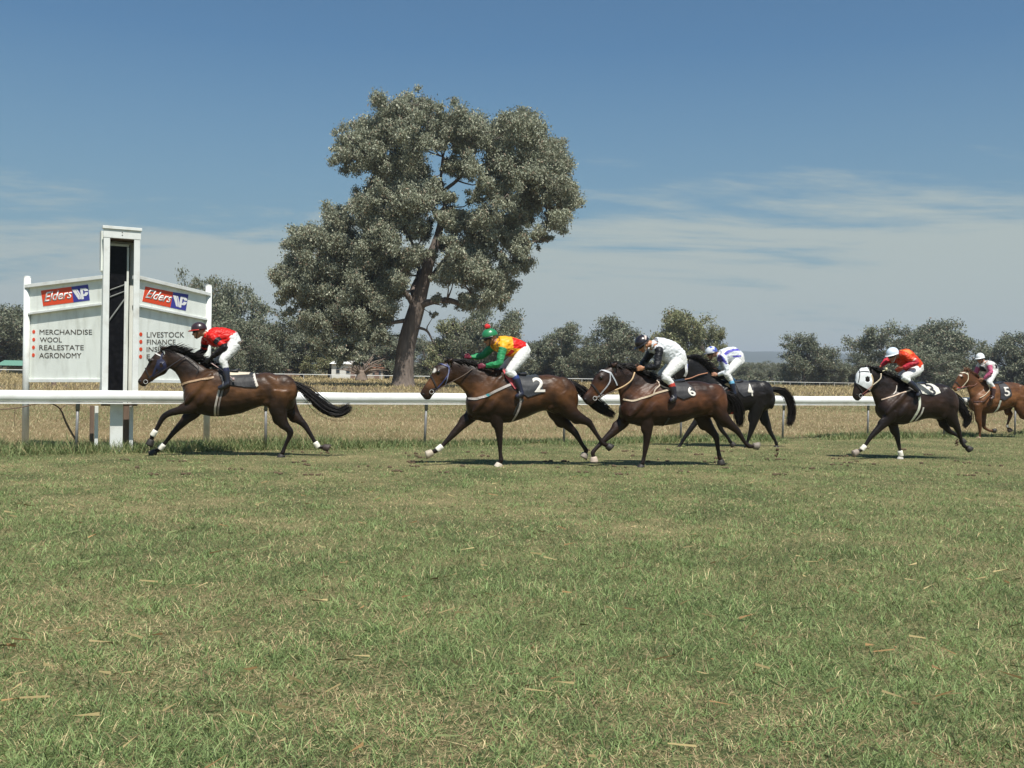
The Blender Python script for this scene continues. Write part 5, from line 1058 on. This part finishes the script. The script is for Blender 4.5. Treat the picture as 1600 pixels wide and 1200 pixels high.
H3 = dict(seed=3, crop=(1270, 520, 4.848), psi=R(10), support=(668, 955, .10), label='near-black horse in a white hood wearing cloth number 3',
 coat=(.010, .006, .005), flank=(.034, .018, .012), dark=(.010, .007, .006),
 trunk=[((484,560),(489,600),.07), ((515,500),(515,645),.17), ((595,425),(590,688),.22), ((680,392),(680,695),.25), ((760,385),(755,675),.28), ((830,390),(825,655),.29), ((900,385),(890,648),.28), ((955,385),(940,655),.27), ((1005,400),(985,655),.25), ((1045,440),(1032,640),.19), ((1066,490),(1060,600),.12), ((1074,520),(1072,560),.05)],
 neck=[((700,388),(498,620),.17), ((625,355),(478,545),.12), ((550,320),(455,480),.09), ((480,285),(440,435),.075), ((435,262),(440,415),.065)],
 head=[((408,260),(450,408),.072), ((368,265),(436,445),.09), ((335,308),(402,462),.08), ((320,378),(382,478),.060), ((308,432),(368,492),.052), ((302,475),(352,512),.050), ((306,495),(335,516),.033)],
 eye=(395,352), nostril=(326,470), ear=(412,262,432,238), crest=[(425,260),(480,275),(545,310),(620,350),(690,385)], mane=(.75,.15,.18), droop=.6,
 legs=[dict(k='f', side=-1, p=[(600,590,140),(570,650,100),(510,715,66),(440,790,48),(400,850,34),(375,880,38),(305,918,42)], wrap=5, hoof=(.28,.23,.19)),
       dict(k='f', side=1, p=[(590,610,130),(605,690,88),(635,770,58),(648,830,44),(660,890,30),(666,925,36),(662,962,40)], hoof=(.5,.48,.44), wrap=5),
       dict(k='h', side=-1, p=[(1010,520,150),(1040,610,120),(1085,700,68),(1108,755,50),(1125,815,32),(1145,855,38),(1195,888,42)]),
       dict(k='h', side=1, p=[(970,540,150),(985,640,110),(1010,715,66),(1035,745,48),(1085,772,32),(1110,788,36),(1140,830,38)])],
 bulges=[(600,560,75,105,.10,.13), (995,520,80,100,.12,.15)],
 tail=[(1058,450,34),(1085,490,46),(1115,540,60),(1145,590,66),(1165,630,60),(1172,665,46),(1150,705,20)],
 bands=[('breastplate', [(500,505),(560,485),(630,455),(700,430)], (.60,.45,.34), .022), ('girth', [(748,470),(748,540),(730,610),(705,675)], (.62,.62,.50), .045), ('girth', [(775,560),(765,610),(740,660)], (.55,.52,.45), .03), ('neck_strap', [(612,400),(600,440),(580,465)], (.50,.45,.40), .018),
  ('bridle_cheekpiece', [(418,285),(438,340),(435,400),(420,430)], (.62,.45,.25), .02), ('bridle_browband', [(345,300),(370,292),(412,296)], (.03,.03,.03), .014), ('bridle_cheekpiece', [(352,278),(345,320),(335,375)], (.03,.03,.03), .014), ('bridle_noseband', [(350,500),(380,470),(430,440)], (.25,.05,.04), .014)],
 reins=[('rein', [(450,400,.10),(495,365,.13),(515,340,.14),(516,308,.12)], (.62,.52,.38), .012), ('rein', [(370,470,.06),(420,430,.09),(450,402,.10)], (.25,.08,.06), .007)],
 cloths=[('saddle_cloth', [(720,385),(770,460),(850,475),(910,455),(905,420),(870,378)], (.62,.60,.52), .010, ([(770,380),(870,480),(825,480),(720,400)], (.02,.03,.03)))],
 number=('3', [(812,394),(862,396),(874,470),(824,470)], (.012,.012,.015)), saddle=[(690,388),(720,390),(760,392),(800,390),(830,388)],
 hood=([(408,262),(352,270),(325,320),(322,382),(372,412),(425,440),(442,360),(430,280)], (.72,.74,.75), (397,352,.052)), forelock=False)
J3 = dict(crop=(1320,530,10), label='jockey in orange silks and pale helmet, on the horse in the white hood', hip=(1130,450),
 torso=[((1212,480),(1010,580),.15), ((1195,370),(1040,530),.155), ((1090,240),(960,490),.165), ((980,155),(890,440),.18), ((870,170),(830,370),.15)],
 head=(748,230), face=(-1,-.30), turn=.35, arm_near=[(930,250),(1115,365),(900,445),(800,500)], arm_near_lat=(.18,.30,.20,.12), arm_far=[(820,310),(660,330),(570,420),(560,490)], arm_far_lat=(.17,.27,.18,.10),
 leg_near=[(1120,490),(930,600),(1010,665),(1170,830),(1120,895)], leg_far=[(1100,490),(880,580),(940,650),(1060,800),(1000,850)],
 silk=(.58,.045,.010), sleeve=lambda c, t: (.62,.50,.42) if (c == 0 and .74 < t < .98) else ((.50,.03,.05) if c else None), regions=[([(870,170),(960,160),(1000,220),(900,250)], (.72,.20,.05))],
 helmet=(.62,.70,.78), peak=(.66,.68,.70), skin=(.40,.19,.12), glove=(.35,.06,.03), strap=(.65,.6,.55), cuff=(.02,.02,.03), boot=(.014,.014,.022),
 whip=((590,500),(670,455),(-.12,-.16),(.6,.55,.35),'short pale whip pointing back from the hand of the jockey in orange silks'))
H5 = dict(seed=5, crop=(1270, 520, 4.848), psi=R(12), support=(1262, 795, -.10), label='chestnut horse wearing cloth number 5, last at the right edge of the photo', dark_from=9, point=0.0,
 coat=(.085, .034, .013), flank=(.20, .085, .034), hair=(.13,.05,.02), dark=(.10,.04,.02),
 trunk=[((1190,510),(1196,556),.07), ((1212,470),(1214,592),.16), ((1265,412),(1270,608),.21), ((1325,382),(1330,612),.24), ((1385,380),(1390,600),.27), ((1440,374),(1440,580),.28), ((1490,374),(1485,565),.27), ((1535,380),(1525,565),.26), ((1580,400),(1565,578),.24), ((1615,430),(1600,570),.18), ((1638,465),(1630,540),.12), ((1648,485),(1644,520),.05)],
 neck=[((1330,385),(1205,560),.16), ((1280,362),(1190,490),.11), ((1235,325),(1175,440),.085), ((1200,298),(1165,405),.07), ((1175,288),(1165,390),.06)],
 head=[((1155,285),(1192,372),.07), ((1122,300),(1172,400),.086), ((1097,335),(1146,412),.076), ((1078,370),(1118,424),.056), ((1063,398),(1102,438),.047), ((1058,412),(1088,443),.044), ((1062,425),(1078,443),.028)],
 eye=(1118,335), nostril=(1070,415), ear=(1158,287,1166,262), crest=[(1175,285),(1215,308),(1260,345),(1300,370)], mane=(.7,.0,.1), droop=.6,
 legs=[dict(k='f', side=-1, p=[(1255,540,90),(1250,610,64),(1262,680,42),(1266,725,34),(1264,765,22),(1262,780,26),(1256,800,32)], hoof=(.3,.2,.14)),
       dict(k='f', side=1, p=[(1290,540,90),(1290,620,62),(1292,680,42),(1300,718,32),(1330,738,22),(1345,742,26),(1380,742,30)]),
       dict(k='h', side=1, p=[(1520,480,110),(1470,570,80),(1495,615,46),(1492,640,36),(1475,690,22),(1472,708,26),(1498,748,30)], hoof=(.06,.04,.03)),
       dict(k='h', side=-1, p=[(1570,480,120),(1575,580,90),(1610,640,52),(1640,675,40),(1665,720,24),(1680,740,27),(1705,760,30)])],
 bulges=[(1275,520,55,75,.1,.12), (1565,470,60,70,.12,.14)], white=[(1478,708,14,1), (1112,322,8,0)],
 tail=[(1640,455,28),(1665,480,40),(1690,530,48),(1705,590,48),(1700,640,34),(1695,680,16)],
 bands=[('breastplate', [(1200,520),(1250,515),(1290,480),(1340,450)], (.12,.06,.05), .03), ('girth', [(1372,510),(1365,560),(1350,605)], (.50,.52,.45), .05), ('bridle_cheekpiece', [(1160,300),(1162,345),(1140,385),(1120,410)], (.66,.58,.42), .022), ('bridle_browband', [(1118,305),(1140,303),(1165,318)], (.66,.60,.46), .025), ('bridle_noseband', [(1085,415),(1110,412),(1140,405)], (.5,.04,.05), .018)],
 reins=[('rein', [(1100,425,.05),(1170,405,.09),(1220,400,.10),(1245,380,.09)], (.20,.08,.06), .008), ('neck_strap', [(1330,395,.2),(1340,430,.24),(1300,475,.24),(1262,495,.2)], (.62,.52,.38), .012)],
 cloths=[('saddle_cloth', [(1380,375),(1370,500),(1400,510),(1455,475),(1450,430),(1420,372)], (.014,.013,.018), .010, None)],
 number=('5', [(1398,412),(1438,412),(1442,478),(1402,480)], (.66,.62,.56)), saddle=[(1335,385),(1355,388),(1380,386),(1400,382),(1420,380)])
J5 = dict(crop=(1480,540,12), label='jockey in pink and white silks with a white helmet on the chestnut horse', hip=(870,470),
 torso=[((935,500),(780,610),.14), ((930,410),(760,560),.145), ((905,350),(700,500),.155), ((840,300),(640,450),.17), ((760,275),(620,380),.14)],
 head=(618,225), face=(-1,-.20), turn=.5, arm_near=[(790,360),(820,500),(680,630),(600,655)], arm_far=[(600,380),(520,560),(560,630),(590,650)], arm_near_lat=(.19,.27,.15,.08), arm_far_lat=(.17,.27,.15,.08),
 leg_near=[(860,500),(790,690),(870,780),(860,960),(800,1010)], leg_far=[(850,510),(740,680),(800,760),(780,920),(730,970)],
 silk=(.60,.58,.56), sleeve=lambda c, t: (.52,.12,.22), regions=[([(620,380),(700,480),(640,520),(560,430)], (.02,.02,.03)), ([(830,340),(900,370),(890,430),(840,430)], (.02,.015,.02))],
 helmet=(.74,.76,.76), peak=(.74,.76,.76), skin=(.40,.19,.12), cuff=(.45,.14,.05), boot=(.05,.02,.015))
for Hd, Jd in ((H1, J1), (H2, J2), (H6, J6), (H4, J4), (H3, J3), (H5, J5)):
    horse(Hd); jockey(Hd, Jd)
for o in bpy.data.objects:
    if 'done' in o.keys(): del o['done']
# clods of turf thrown up by the hooves
for px, py, hz, lab in ((1213, 712, .10, 'clod of brown earth in the air behind the black horse'), (1495, 695, .12, 'dark clod of earth in the air behind the horse in the white hood')):
    g = G(px, py+8); b = MB(); rr = random.Random(px)
    for k in range(9): b.ell((rr.uniform(-.03, .03), rr.uniform(-.03, .03), rr.uniform(-.07, .07)), ((rr.uniform(.012, .028), 0, 0), (0, .02, 0), (0, 0, rr.uniform(.015, .03))), 7, 5)
    o = b.build('clod_of_earth', flat((.09, .055, .03), .95, 'earth'), None, True); o.location = (g.x, g.y, hz+.05); tag(o, lab, 'clod')

# ------------------------------------------------------------------ air
hz = MB().box((1500, 2900, 74.5), (12000, 6400, 151))
hzm_ = bpy.data.materials.new('haze_air'); hzm_.use_nodes = True; t = hzm_.node_tree; t.nodes.clear()
pv = nd(t, 'ShaderNodeVolumePrincipled'); pv.inputs['Color'].default_value = (.80, .88, 1, 1); pv.inputs['Density'].default_value = 0.00024; pv.inputs['Anisotropy'].default_value = 0.2
t.links.new(pv.outputs[0], nd(t, 'ShaderNodeOutputMaterial').inputs['Volume'])
tag(hz.build('haze', hzm_), kind='stuff')

V = MB(); rr = random.Random(8)
for k in range(70):
    px = rr.uniform(180, 1560); g = G(px, rr.uniform(700, 745)); a = rr.uniform(0, 6.28)
    if rail_side(g.x, g.y) > -.5: continue
    for q in range(rr.choice([2, 3, 4])): V.ell((g.x+rr.gauss(0, .07), g.y+rr.gauss(0, .05), .012), ((rr.uniform(.015, .05), 0, 0), (0, rr.uniform(.015, .03), 0), (0, 0, rr.uniform(.012, .03))), 7, 5)
tag(V.build('hoof_divots', flat((.10, .07, .04), .95, 'earth'), None, True), kind='stuff')
